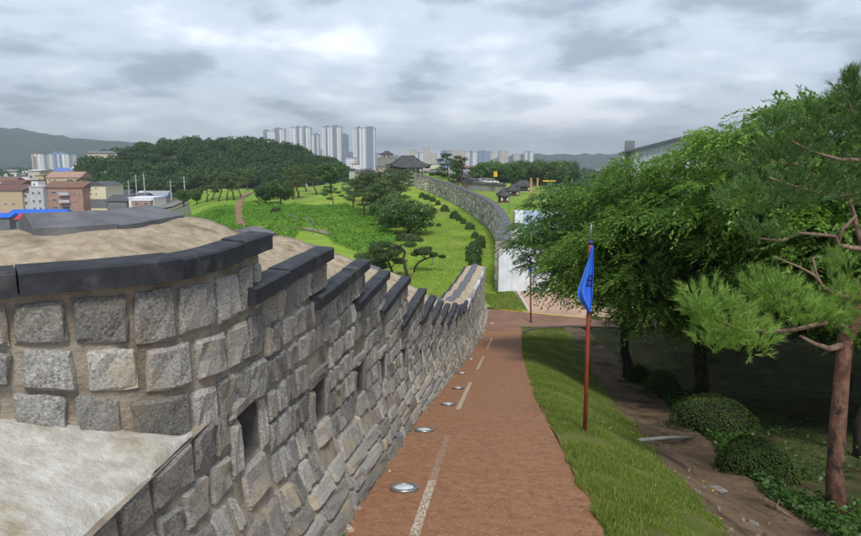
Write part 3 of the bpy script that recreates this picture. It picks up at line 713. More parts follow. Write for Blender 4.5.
# ------------------------------------------------------------------ near broadleaf trees on the right
def broad_tree(name, seed, base, H, crown_c, crown_r, nl, per, mat_, trunk_r, lsize=.10, label='', cat='tree', group=None, flatness=.42, len_=.5, nleaf=12):
    """base on ground; crown_c relative to base; lobes fill the crown ellipsoid's outer half"""
    r = np.random.default_rng(seed); root = thing(name, label, cat, base, 0, group)
    cc, cr_ = np.array(crown_c, float), np.array(crown_r, float)
    lobes = []; tries = 0
    while len(lobes) < nl and tries < 6000:
        tries += 1; d = ball(r, 1)[0]; s = r.uniform(.50, .97); p = cc+d*cr_*s
        rad = r.uniform(.17, .30)*cr_[0]; rr = np.array([rad, rad*r.uniform(.8, 1.2), rad*flatness*r.uniform(.8, 1.3)])
        if all(np.linalg.norm((p-q)/np.array([1, 1, .42])) > .66*(rad+q_[0]) for q, q_ in lobes): lobes.append((p, rr))
    V, F = lobe_sprays(r, lobes, per, nleaf, len_, lsize)
    tb = MB(); fork = np.array([cc[0]*.35, cc[1]*.35, H*.42])
    tr_pts = branch(r, (0, 0, -.15), fork, .0, 6, .05); tb.tube(tr_pts, np.linspace(trunk_r*1.25, trunk_r*.8, 6), 10)
    obj('trunk', tb.me('trunk', M['bark'], True), root)
    lb = MB(); 
    mains = [cc+ball(r, 1)[0]*cr_*.35*np.array([1, 1, .5])+[0, 0, cr_[2]*.1] for _ in range(6)]
    for q in mains: lb.tube(branch(r, fork-[0, 0, .1], q, .10), np.linspace(trunk_r*.62, trunk_r*.28, 7), 7)
    for p, rr in lobes:
        q = min(mains, key=lambda m_: np.linalg.norm(m_-p)); lb.tube(branch(r, q, p, .08, 5), np.linspace(trunk_r*.28, .015, 5), 5)
    obj('limbs', lb.me('limbs', M['bark'], True), root)
    obj('crown', mesh('crown', V, F, mat_), root)
    return root
def gz(x, y): return float(G(x, y))
# dark layered tree that reaches over the plaza
broad_tree('shade_tree', 21, (8.1, 24.5, gz(8.1, 24.5)), 7.6, (-1.3, -.2, 5.6), (3.2, 2.8, 2.7), 75, 125, M['leaf_dark'], .17, .13,
           'dark green layered tree reaching left over the beige plaza', flatness=.20, len_=.6)
broad_tree('zelkova_tree', 22, (9.4, 20.6, gz(9.4, 20.6)), 8.8, (-1.7, -1.2, 5.35), (3.4, 3.2, 3.05), 105, 130, M['leaf'], .20, .14,
           'bright green broadleaf tree right behind the blue flag', flatness=.22, len_=.6)
broad_tree('zelkova_tree', 23, (11.6, 15.0, gz(11.6, 15)), 9.2, (-1.4, .1, 5.5), (3.7, 3.0, 3.0), 100, 130, M['leaf'], .22, .135,
           'tall broadleaf tree standing behind the red pine at right', flatness=.24, len_=.6)
b0 = broad_tree('zelkova_tree', 24, (14.5, 21.0, gz(14.5, 21)), 9.4, (0, 0, 5.3), (4.3, 4.3, 3.4), 75, 105, M['leaf'], .22, .15,
           'broadleaf tree in the wood between the flag tree and the pine', flatness=.26)
for x, y, rz, sc, lb_ in ((15.2, 11.5, 1.2, .95, 'broadleaf tree at the right edge of the wood behind the pine trunk'),
                      (13.6, 29.0, 2.4, 1.0, 'broadleaf tree deeper in the wood beside the plaza'),
                      (20.0, 27.0, 3.9, 1.1, 'broadleaf tree far back in the wood below the grey hall'),
                      (19.8, 17.0, 5.1, 1.05, 'broadleaf tree at the back of the wood right of the others')):
    c = copy_tree(b0); c.location = (x, y, gz(x, y)); c.rotation_euler = (0, 0, rz); c.scale = (sc,)*3; tag(c, lb_)

# ------------------------------------------------------------------ the red pine at right
pb = hit(838, 512); Zp = depth(pb)
pine = thing('red_pine', 'red pine with scaly reddish trunk and long needle tufts at right edge', 'tree', pb)
def rel(px, py, dz=0.0): return at(px, py, Zp+dz)-pb
r = np.random.default_rng(5)
tb = MB(); tp = [rel(838, 518), rel(835, 480), rel(838, 425), rel(842, 375), rel(846, 340), rel(860, 310, .2), rel(872, 262, .3), rel(868, 210, .3), rel(876, 150, .2), rel(862, 95, .1)]
tb.tube(tp, [.150, .118, .107, .100, .096, .09, .085, .07, .05, .02], 12); obj('trunk', tb.me('trunk', M['pinebark'], True), pine)
lines = {  # pixel polylines of the boughs, with depth offsets
 'a': ([(844, 345, 0), (829, 349, -.1), (815, 344, -.2), (800, 336, -.25)], .055, .02),
 'b': ([(850, 328, .05), (829, 322, -.15), (793, 330, -.3), (766, 331, -.45), (742, 330, -.55), (722, 322, -.6)], .042, .012),
 'c': ([(862, 300, .2), (840, 296, 0), (823, 287, -.1), (814, 275, -.2), (799, 267, -.3), (775, 257, -.4)], .04, .010),
 'c2': ([(823, 287, -.1), (816, 272, -.1), (813, 258, -.1), (824, 256, 0)], .022, .008),
 'd': ([(868, 250, .3), (850, 248, .2), (838, 245, .1), (835, 236, .05), (799, 233, -.2), (781, 241, -.3), (757, 238, -.45)], .045, .010),
 'e': ([(838, 245, .1), (843, 229, .1), (856, 216, .15), (850, 205, .2)], .035, .015),
 'f': ([(872, 190, .3), (840, 196, 0), (806, 190, -.3), (770, 178, -.5)], .04, .012),
 'g': ([(874, 160, .2), (840, 160, .0), (812, 152, -.2), (790, 140, -.3)], .035, .012),
 'h': ([(874, 160, .2), (885, 140, .3), (900, 120, .4)], .03, .012),
 'i': ([(868, 210, .3), (900, 190, .5), (930, 180, .8)], .04, .015),
 'j': ([(862, 305, .2), (895, 300, .5), (925, 290, .9)], .04, .015),
 'k': ([(866, 130, .1), (852, 112, .0), (846, 92, 0)], .025, .01),
 'l': ([(869, 270, .3), (850, 200, .9), (800, 165, 1.4), (750, 160, 1.8)], .04, .012),
}
for k, (pl, r0, r1) in lines.items():
    p = [rel(*q) for q in pl]; mb = MB(); mb.tube(p, np.linspace(r0, r1, len(p)), 7)
    obj('bough', mb.me('bough', M['pinetwig'], True), pine)
def needle_mass(cpx, cpy, dz, rx, ry, n, nn=30, ln=.125, up=.9, dark=False):
    """a pad of tufts centred at a photo pixel; radii in metres"""
    c = rel(cpx, cpy, dz); d = ball(r, n)*np.array([rx, rx, ry])*r.uniform(.25, 1, (n, 1))**.5; A = d*np.array([1.2, 1.2, .6])+[0, 0, up*.35]+r.normal(0, .12, (n, 3))
    return needle_tufts(r, c+d, A, nn, ln, .0042, .62)
pads = [(706, 300, -.6, .30, .22, 60), (728, 322, -.6, .42, .26, 110), (748, 340, -.55, .34, .20, 80), (700, 318, -.6, .18, .14, 30), (715, 342, -.6, .25, .16, 40),
        (765, 290, -.4, .26, .18, 55), (785, 300, -.35, .34, .22, 80), (806, 318, -.3, .26, .15, 45), (766, 306, -.4, .2, .15, 35),
        (838, 275, -.1, .16, .28, 40), (846, 312, -.15, .36, .20, 80), (828, 322, -.2, .26, .14, 40), (862, 300, 0, .30, .25, 60), (870, 340, 0, .3, .2, 50),
        (760, 235, -.4, .30, .14, 45), (778, 198, -.3, .55, .25, 110), (820, 190, -.2, .50, .28, 110), (850, 185, 0, .45, .3, 90), (745, 205, -.2, .4, .2, 60),
        (790, 150, -.2, .40, .25, 80), (826, 140, 0, .45, .28, 90), (852, 120, 0, .36, .3, 80), (848, 96, 0, .16, .12, 16), (852, 84, 0, .10, .10, 8), (844, 106, 0, .2, .12, 20),
        (765, 168, .2, .45, .25, 80), (800, 172, .6, .6, .3, 110), (880, 140, .2, .5, .4, 90), (900, 190, .5, .6, .4, 90), (920, 290, .8, .6, .4, 90), (808, 118, 0, .16, .12, 16), (776, 128, -.1, .14, .12, 10)]
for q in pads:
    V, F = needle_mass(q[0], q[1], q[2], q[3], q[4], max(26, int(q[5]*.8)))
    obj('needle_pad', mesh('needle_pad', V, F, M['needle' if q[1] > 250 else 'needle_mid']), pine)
# stub trunk of a second tree close behind the pine
tb = MB(); p2 = hit(862, 455); q0 = thing('oak_trunk_tree', 'dark trunked tree just behind the red pine, at the right border', 'tree', p2)
tb.tube(branch(r, (0, 0, -.1), (.5, .4, 4.2), .02), np.linspace(.16, .09, 7), 9); tb.build('trunk', M['bark'], q0, True)
V, F = lobe_sprays(r, [((.5+a, .4+b, 4.3+c), (.9, .9, .5)) for a, b, c in ((0, 0, 0), (.9, .5, .2), (-.8, .7, .3), (.2, -.9, .1), (.3, 1.1, .8), (0, 0, 1.0))], 60, 12, .5, .10)
obj('crown', mesh('crown', V, F, M['leaf']), q0)

# ------------------------------------------------------------------ clipped shrubs
def shrub_mesh(seed, rx, ry, rz, n, lsize, mat_, lump=.10):
    r = np.random.default_rng(seed); d = ball(r, n); d[:, 2] = np.abs(d[:, 2])*1.25-.25; d = unit(d)
    k = 1+lump*vnoise(d[:, 0]*2.3+seed, d[:, 1]*2.3, d[:, 2]*2.3)
    P = d*np.array([rx, ry, rz])*(k*r.uniform(.93, 1.015, n))[:, None]; N = unit(d/np.array([rx, ry, rz])+r.normal(0, .45, (n, 3)))
    D = unit(np.cross(N, ball(r, n))+.3*N); L = lsize*r.uniform(.6, 1.3, n)
    V, F = leaf_quads(P, D, N, L, L*.6); return mesh('leaves', V, F, mat_)
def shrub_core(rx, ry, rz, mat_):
    mb = MB(); mb.lathe([(rx*.5, -.1*rz), (rx*.86, .1*rz), (rx*.88, .4*rz), (rx*.68, .7*rz), (rx*.3, .86*rz)], 10); return mb.me('shade_core', mat_, True)
M['core'] = plain('shrub_inner_shade', (.012, .018, .008), 1.0)  # near-black body inside the leaves, painted to stand for the shade between them
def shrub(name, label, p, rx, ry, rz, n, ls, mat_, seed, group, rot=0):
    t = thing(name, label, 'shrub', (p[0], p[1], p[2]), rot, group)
    o = obj('leaves', shrub_mesh(seed, rx, ry, rz, n, ls, mat_), t); c = obj('shade_core', shrub_core(1, 1, 1, M['core']), t, scale=(rx*.93, ry*.93, rz*.95)); return t
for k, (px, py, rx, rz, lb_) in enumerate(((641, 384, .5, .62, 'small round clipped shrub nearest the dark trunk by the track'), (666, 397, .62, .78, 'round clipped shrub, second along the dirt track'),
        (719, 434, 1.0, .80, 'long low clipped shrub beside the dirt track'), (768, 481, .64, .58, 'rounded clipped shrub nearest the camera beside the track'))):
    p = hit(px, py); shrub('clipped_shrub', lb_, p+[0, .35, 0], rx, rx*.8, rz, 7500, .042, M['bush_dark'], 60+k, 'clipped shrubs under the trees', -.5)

# ------------------------------------------------------------------ grass, weeds and ground cover
def blades(P, h, w, r, lean=.45):
    n = len(P); a = r.uniform(0, 6.283, n); S = np.stack([np.cos(a), np.sin(a), 0*a], -1)*w; t = r.normal(0, lean, (n, 2))*h[:, None]
    V = np.stack([P-S, P+S, P+np.stack([t[:, 0], t[:, 1], h], -1)], 1).reshape(-1, 3); return V, np.arange(3*n).reshape(n, 3)
r = np.random.default_rng(8); n = 420000
yy = 3.5+31*r.random(n)**1.7; u = r.random(n); dl = tw_l(yy)+.15; d = -.03+u*dl-.07*(u < .05)*np.clip(vnoise(yy*2.2, yy*0+5), 0, 1)
x = pc(yy)+PW+edge_r(yy)+d; dens = .30+.75*(vnoise(x*1.1, yy*1.1)*.5+.5)+.40*vnoise(x*3, yy*3) - .55*smooth01((d/dl-.62)/.38) 
k = r.random(n) < dens*1.1; x, yy, d, dl = x[k], yy[k], d[k], dl[k]
P = np.stack([x, yy, G(x, yy)+.015], -1); h = r.uniform(.025, .065, len(x))*(1+.5*vnoise(x*2, yy*2))*(1-.35*(d/dl)); w = .0035+.00022*yy
V, F = blades(P, h, w[:, None], r); tag(obj('grass', mesh('grass', V, F, M['grass'])), 'short green grass covering the bank beside the path', 'grass', kind='stuff')
# grass on the patch at the end of the wall
n = 9000; x = r.uniform(3.9, 6.2, n); yy = r.uniform(39.3, 45.5, n); P = np.stack([x, yy, G(x, yy)+.04], -1)
V, F = blades(P, r.uniform(.05, .10, n), np.full((n, 1), .02), r); tag(obj('grass', mesh('grass', V, F, M['grass'])), 'grass patch in the valley where the near wall ends', 'grass', kind='stuff')
# low weeds right of the dirt track
n = 17000; yy = 3+24*r.random(n)**1.5; d = tw_r(yy)+.15+r.exponential(.9, n); x = pc(yy)+PW+d
k = (vnoise(x*.9, yy*.9) > -.35) | (d-tw_r(yy) < .5); x, yy, d = x[k], yy[k], d[k]; n = len(x)
P = np.stack([x, yy, G(x, yy)+r.uniform(0, .22, n)*(1-.4*smooth01(d/9))], -1); N = np.tile([0, 0, 1.], (n, 1))+r.normal(0, .5, (n, 3)); D = ball(r, n)*[1, 1, .4]
L = r.uniform(.05, .11, n); V, F = leaf_quads(P, D, N, L, L*.6); tag(obj('weeds', mesh('weeds', V, F, M['weed'])), 'low leafy weeds along the far side of the dirt track', 'weeds', kind='stuff')
# weeds and rubble at the wall foot
n = 2200; yy = 3.5+26*r.random(n)**1.8; kk = vnoise(yy*1.3, yy*0+4) > -.05; yy = yy[kk]; n = len(yy); x = xp(yy)+.22+np.abs(r.normal(0, .05, n))
P = np.stack([x, yy, pz(yy)+r.uniform(0, .06, n)], -1); N = np.tile([.4, 0, 1.], (n, 1))+r.normal(0, .5, (n, 3)); D = ball(r, n)*[1, 1, .5]; L = r.uniform(.02, .05, n)
V, F = leaf_quads(P, D, N, L, L*.55); tag(obj('weeds', mesh('weeds', V, F, M['weed'])), 'small weeds growing in the gravel at the wall foot', 'weeds', kind='stuff')
# fallen leaves and litter on track and bank
n = 130; yy = 4+22*r.random(n)**1.3; d = r.uniform(.6, 6.0, n); x = pc(yy)+PW+d; P = np.stack([x, yy, G(x, yy)+.06], -1); L = r.uniform(.03, .07, n)
V, F = leaf_quads(P, ball(r, n)*[1, 1, .15], np.tile([0, 0, 1.], (n, 1))+r.normal(0, .25, (n, 3)), L, L*.6)
tag(obj('fallen_leaves', mesh('fallen_leaves', V, F, plain('dry_yellow_leaf', (.42, .27, .05), .8))), 'scattered yellow fallen leaves on the dirt track', 'leaves', kind='stuff')
n = 150; yy = 3.5+24*r.random(n)**1.4; d = np.where(r.random(n) < .6, -r.exponential(.18, n)-.02, -r.uniform(0, 2.1, n)); d = np.clip(d, -2.1, -.02); x = pc(yy)+PW+d; P = np.stack([x, yy, G(x, yy)+.024], -1); L = r.uniform(.02, .05, n)
V, F = leaf_quads(P, ball(r, n)*[1, 1, .08], np.tile([0, 0, 1.], (n, 1))+r.normal(0, .15, (n, 3)), L, L*.45)
tag(obj('path_litter', mesh('path_litter', V, F, plain('dry_brown_leaf', (.16, .10, .045), .9))), 'small dry leaves and bits blown along the path edge', 'leaves', kind='stuff')
# rubble
mb = MB()
for k in range(330):
    y = 3.6+22*r.random()**1.6; x = float(xp(y))+.20+abs(r.normal(0, .055)); s = r.uniform(.015, .05)
    mb.box((x, y, float(pz(y))+s*.25), (s*r.uniform(1, 1.7), s*r.uniform(1, 1.6), s), r.uniform(0, 3), .6)
tag(mb.build('gravel', mat('gravel_stone', (.16, .13, .10), (.42, .36, .28), scale=12, rough=.95, island=.35)), 'loose gravel and chips along the foot of the wall', 'gravel', kind='stuff')
mb = MB()
for k in range(260):
    y = 4+20*r.random(); d = float(tw_l(y))+r.uniform(0, 1.9); x = float(pc(y))+PW+d; s = r.uniform(.012, .04)
    mb.box((x, y, gz(x, y)+.05), (s*r.uniform(1, 1.7), s*r.uniform(1, 1.6), s*.7), r.uniform(0, 3), .6)
tag(mb.build('pebbles', mat('track_pebble', (.10, .08, .06), (.22, .18, .14), scale=12, rough=.95, island=.3)), 'pebbles lying on the dirt track', 'pebbles', kind='stuff')
# soil strip between wall and paving
V, F = strip_sheet('verge', ysn, lambda y: -2.36+0*y, lambda y: -2.16+.05*vnoise(y*1.5, y*0+9), 4, .018, M['soil'], .012, 6)
tag(obj('gravel_verge', mesh('gravel_verge', V, F, M['soil'], True)), kind='structure')

# ------------------------------------------------------------------ things along the path
def worn(name, c, sc, lo, hi):
    m = mat(name, c, tuple(a*.7 for a in c), scale=8, rough=.85); N, L = m.node_tree.nodes, m.node_tree.links
    geo = N.new('ShaderNodeNewGeometry'); no = N.new('ShaderNodeTexNoise'); no.inputs['Scale'].default_value = sc; no.inputs['Detail'].default_value = 6; no.inputs['Roughness'].default_value = .7
    L.new(geo.outputs['Position'], no.inputs['Vector']); mr = N.new('ShaderNodeMapRange'); mr.inputs[1].default_value = lo; mr.inputs[2].default_value = hi; L.new(no.outputs[0], mr.inputs[0])
    tr = N.new('ShaderNodeBsdfTransparent'); ms = N.new('ShaderNodeMixShader'); L.new(mr.outputs[0], ms.inputs[0]); L.new(tr.outputs[0], ms.inputs[1])
    L.new(N['Principled BSDF'].outputs[0], ms.inputs[2]); L.new(ms.outputs[0], N['Material Output'].inputs[0]); return m
M['worn'] = worn('worn_white_line', (.78, .69, .55), 55, .40, .58)
M['worn2'] = worn('very_worn_white_line', (.66, .55, .42), 50, .46, .66)
def line_piece(y0, y1, m, wd=.042):
    ys_ = np.linspace(y0, y1, max(3, int((y1-y0)/.25))); V = []
    for y in ys_:
        for s in (-1, 1): x = float(pc(y))-PW+.545+s*wd; V.append((x, y, float(G(x, y))+.021))
    fs = [(2*i, 2*i+1, 2*i+3, 2*i+2) for i in range(len(ys_)-1)]; return tag(obj('dashed_line', mesh('dashed_line', V, fs, m)), kind='structure')
line_piece(3.0, 6.0, M['worn']); line_piece(6.0, 8.2, M['worn2'], .04)
for a in (10.4, 18.2, 26): line_piece(a, a+4.6, M['worn'])
# round in-ground lights
lights = [(404, 491), (424, 432.5), (448, 405.5), (458, 389), (462, 374), (471, 360), (481, 339), (484, 331), (492, 324)]
ordn = ['nearest', 'second', 'third', 'fourth', 'fifth', 'sixth', 'seventh', 'eighth', 'ninth']
lmb = MB().lathe([(.142, 0), (.142, .022), (.132, .030), (.108, .030), (.104, .022), (.104, .012)], 28).me('ring', M['steel'], True)
lens_me = MB().lathe([(.105, .010), (.1045, .021), (.085, .030), (.045, .036), (.008, .038)], 28).me('lens', M['lens'], True)
scr = MB().lathe([(.009, 0), (.009, .005), (.004, .006)], 8).me('screw', M['greybox'])
for (px, py), o_ in zip(lights, ordn):
    p = hit(px, py); sl = math.atan(float(pz(p[1]+.5)-pz(p[1]-.5)))
    t = thing('ground_light', f'round steel ringed in-ground light on the path, {o_} from the camera', 'light', p+[0, 0, .016], 0, 'round lights set in the path')
    t.rotation_euler = (sl, 0, 0); rg = obj('ring', lmb, t); obj('lens', lens_me, t)
    for q in range(4): obj('screw', scr, rg, (.12*math.cos(q*1.571+.5), .12*math.sin(q*1.571+.5), .029))
p = hit(401, 447); t = thing('wall_spotlight', 'small grey box spotlight standing against the wall foot', 'light', p+[-.03, 0, 0], .35)
mb = MB(); mb.box((0, 0, .085), (.10, .13, .17)); mb.build('housing', M['greybox'], t)
mb = MB(); mb.box((.053, 0, .095), (.008, .10, .12)); mb.build('glass', M['lens'], t); mb = MB(); mb.box((0, 0, .006), (.14, .16, .012)); mb.build('base_plate', M['steel'], t)
M['trackstone'] = mat('track_stone_grey', (.13, .12, .11), (.24, .22, .20), scale=14, rough=.95, bump=.5)
# timber across the dirt track, twigs and stones on it
a, b = hit(639, 443), hit(693, 440); t = MB(); t.tube([a+[0, 0, .05], (a+b)/2+[0, 0, .075], b+[0, 0, .06]], .035, 8)
tag(t.build('track_log', plain('weathered_grey_timber', (.30, .29, .27), .85), None, True), 'thin grey timber lying straight across the dirt track', 'log')
tw = [hit(764, 508), hit(776, 513), hit(791, 521)]; mb = MB(); mb.tube([q+[0, 0, .05+.03*(i == 1)] for i, q in enumerate(tw)], [.012, .016, .009], 6); mb.tube([tw[1]+[0, 0, .07], tw[1]+[.12, .15, .12]], [.010, .005], 5)
tag(mb.build('fallen_branch', M['pinetwig'], None, True), 'fallen pale branch lying on the dirt track near the pine', 'branch')
for k, (px, py, s, lb_) in enumerate(((716, 490, .16, 'flat grey stone half buried in the dirt track'), (748, 524, .12, 'small grey stone on the track nearest the camera'), (767, 506, .09, 'small pale stone beside the fallen branch'))):
    p = hit(px, py); rr = np.random.default_rng(90+k); mb = MB().lathe([(.5, -.1), (.95, .05), (1, .25), (.75, .48), (.3, .56)], 9); V = np.array(mb.V)*[s, s*.7, s*.4]*(1+.14*rr.normal(0, 1, (len(mb.V), 1)))
    tag(obj('track_stone', mesh('track_stone', V, mb.F, M['trackstone'], False), None, p+[0, 0, .0], rr.uniform(0, 3)), lb_, 'stone')
# flagpoles
def flag_grid(Z, outline, nx, ny, fold, seed):
    """cloth hanging in folds: outline rows (py, pxl, pxr)"""
    pys = np.array([o[0] for o in outline], float); P = np.zeros((ny, nx, 3))
    for i in range(ny):
        py = pys[0]+(pys[-1]-pys[0])*i/(ny-1); l = np.interp(py, pys, [o[1] for o in outline]); r_ = np.interp(py, pys, [o[2] for o in outline])
        for j in range(nx):
            t = j/(nx-1); w = fold*math.sin(t*8.5+1.1*math.sin(py*.05)+seed)*min(1, (i+2)/8)
            P[i, j] = at(l+(r_-l)*t, py, Z+w+.05*t)
    return P
def grid_mesh(P): 
    ny, nx = P.shape[:2]; a = (np.arange(ny-1)[:, None]*nx+np.arange(nx-1)).ravel(); return P.reshape(-1, 3), np.stack([a, a+nx, a+nx+1, a+1], -1)
pb_ = hit(585, 435); Zf = depth(pb_); top = at(590.5, 243, Zf)
fp = thing('flagpole', 'red painted flagpole on the bank, nearest one, with silver spear tip', 'flagpole', pb_)
mb = MB(); mb.tube([(0, 0, -.2), tuple((top-pb_)*.5), tuple(top-pb_)], [.030, .028, .027], 14); mb.build('pole', M['red_pole'], fp, True)
q = top-pb_; mb = MB(); mb.lathe([(.032, -.02), (.046, 0), (.046, .025), (.026, .035)], 14, q); mb.build('collar', plain('navy_collar', (.035, .05, .14), .5), fp, True)
mb = MB(); mb.lathe([(.014, .03), (.012, .08), (.020, .10), (.016, .2), (.003, .29)], 10, q); mb.build('spear_tip', M['steel'], fp, True)
Pf = flag_grid(Zf-.12, [(246, 591.2, 593.5), (258, 589.0, 593.4), (272, 584, 593.3), (286, 579, 592.9), (292, 577.2, 592.6), (298, 578.5, 592.2), (304, 583, 591.6), (309, 587, 591), (313, 588.6, 590.2)], 22, 40, .055, .4)
V, F = grid_mesh(Pf); fl_o = obj('blue_flag', mesh('blue_flag', V, F, M['blueflag'], True)); tag(fl_o, 'blue cloth flag with a dark character hanging limp from the red pole', 'flag')
sm = fl_o.modifiers.new('thickness', 'SOLIDIFY'); sm.thickness = .004
# dark character on the cloth: strokes follow the folds
NRM = np.cross(Pf[1:, :-1]-Pf[:-1, :-1], Pf[:-1, 1:]-Pf[:-1, :-1])
def stroke(u0, v0, u1, v1, wd, mb):
    n = 8; L_, R_ = [], []
    def cloth(u, v):
        i, j = v*(Pf.shape[0]-1), u*(Pf.shape[1]-1); i0, j0 = min(int(i), Pf.shape[0]-2), min(int(j), Pf.shape[1]-2); a, b = i-i0, j-j0
        p = Pf[i0, j0]*(1-a)*(1-b)+Pf[i0+1, j0]*a*(1-b)+Pf[i0, j0+1]*(1-a)*b+Pf[i0+1, j0+1]*a*b; nn = NRM[i0, j0]; nn = nn/np.linalg.norm(nn)
        if nn[1] > 0: nn = -nn
        return p+nn*.005
    du, dv = u1-u0, v1-v0; l = math.hypot(du, dv); ou, ov = -dv/l*wd, du/l*wd*.35
    for k in range(n+1):
        t = k/n; u, v = u0+du*t, v0+dv*t; L_.append(cloth(u-ou, v-ov)); R_.append(cloth(u+ou, v+ov))
    mb.quad_pts(L_+R_, [(k, k+1, n+2+k, n+1+k) for k in range(n)])
mb = MB()
for s in ((.60, .44, .97, .45, .022), (.62, .44, .62, .58, .03), (.94, .45, .94, .60, .03), (.62, .51, .94, .515, .02), (.56, .59, .98, .60, .022), (.78, .39, .78, .60, .026), (.48, .47, .54, .53, .03), (.46, .60, .56, .56, .03)): stroke(*s, mb)
mb.build('character', M['navy'], fl_o)
def small_flagpole(px, py, ptop, lab, rad, cloth):
    b = hit(px, py); Z = depth(b); tp = at(px-.6, ptop, Z)-b; t = thing('flagpole', lab, 'flagpole', b)
    MB().tube([(0, 0, -.1), tuple(tp)], rad, 10).build('pole', M['dkred'], t, True); MB().lathe([(rad, 0), (rad*1.5, .03), (.01, .18)], 8, tp).build('spear_tip', M['steel'], t, True)
    P = flag_grid(Z-.06, [(ptop+1.5, px-1.3, px+1), (ptop+8, px-3.4, px+1.6), (ptop+12, px-2.6, px+1.8), (ptop+16, px-.6, px+.8)], 12, 14, .06, px)
    V, F = grid_mesh(P); o = obj('blue_flag', mesh('blue_flag', V, F, M['blueflag'], True)); tag(o, cloth, 'flag'); o.modifiers.new('thickness', 'SOLIDIFY').thickness = .006
small_flagpole(531, 323, 259, 'thin dark red flagpole at the far tip of the grass bank', .045, 'blue flag furled on the pole at the tip of the bank')
small_flagpole(517, 292, 254, 'thin dark flagpole in front of the white site fence', .04, 'blue flag furled on the pole before the white fence')
# a worn kerb edging round the tip of the bank
mb = MB(); pts = [hit(524, 334), hit(528, 331.5), hit(536, 330), hit(552, 328.5), hit(575, 328), hit(592, 328)]
for a, b in zip(pts[:-1], pts[1:]): mb.tube([a+[0, 0, .05], b+[0, 0, .05]], .09, 6)
tag(mb.build('kerb_edging', plain('dark_kerb', (.075, .065, .055), .9)), kind='structure')

# ------------------------------------------------------------------ white site fence in the valley
ft = thing('site_fence', 'tall white panel fence across the end of the near wall', 'fence', (5.0, 45.2, -9.3))
pm = MB()
for k in range(8):   # folded sheet profile
    pm.box((.06+.125*k, 0 if k % 2 else .02, 1.6), (.12, .03, 3.2))
pme = pm.me('panel', M['white'])
for k in range(8):
    obj('panel', pme, ft, (k*1.02+.02, 0, .05)); mb = MB(); mb.box((k*1.02, .10, 1.6), (.06, .06, 3.3)); mb.build('post', M['steel'], ft)
mb = MB(); mb.box((4.1, .06, 3.28), (8.2, .09, .06)); mb.build('top_rail', M['steel'], ft)
# hoarding further up the hill
hb = at(513, 228, 78); hz = float(G(hb[0], hb[1])); hd = thing('site_hoarding', 'pale blue and white hoarding on the hill behind the dark tree', 'fence', (hb[0], hb[1], hz))
M['paleblue'] = plain('pale_blue_sheet', (.42, .52, .72), .5); M['teal'] = plain('teal_sheet', (.10, .50, .42), .5); M['midblue'] = plain('blue_sheet', (.10, .20, .50), .5)
for k in range(6):
    mb = MB(); mb.box((.62+k*1.24, 0, 1.7), (1.2, .06, 3.4)); mb.build('panel', M['paleblue' if k % 3 else 'white'], hd)
mb = MB(); mb.box((0, -.9, 1.7), (.06, 1.8, 3.4)); mb.build('end_panel', M['white'], hd)
tb_ = at(538, 218, 82); sh = thing('teal_roof_shed', 'low site shed with a teal roof right of the hoarding', 'shed', (tb_[0], tb_[1], float(G(tb_[0], tb_[1]))))
hgt = tb_[2]-float(G(tb_[0], tb_[1])); mb = MB(); mb.box((0, 0, hgt/2-.2), (4.2, 3, hgt-.4)); mb.build('wall', M['white'], sh); mb = MB(); mb.box((0, -.2, hgt), (4.8, 3.8, .22)); mb.build('roof', M['teal'], sh)

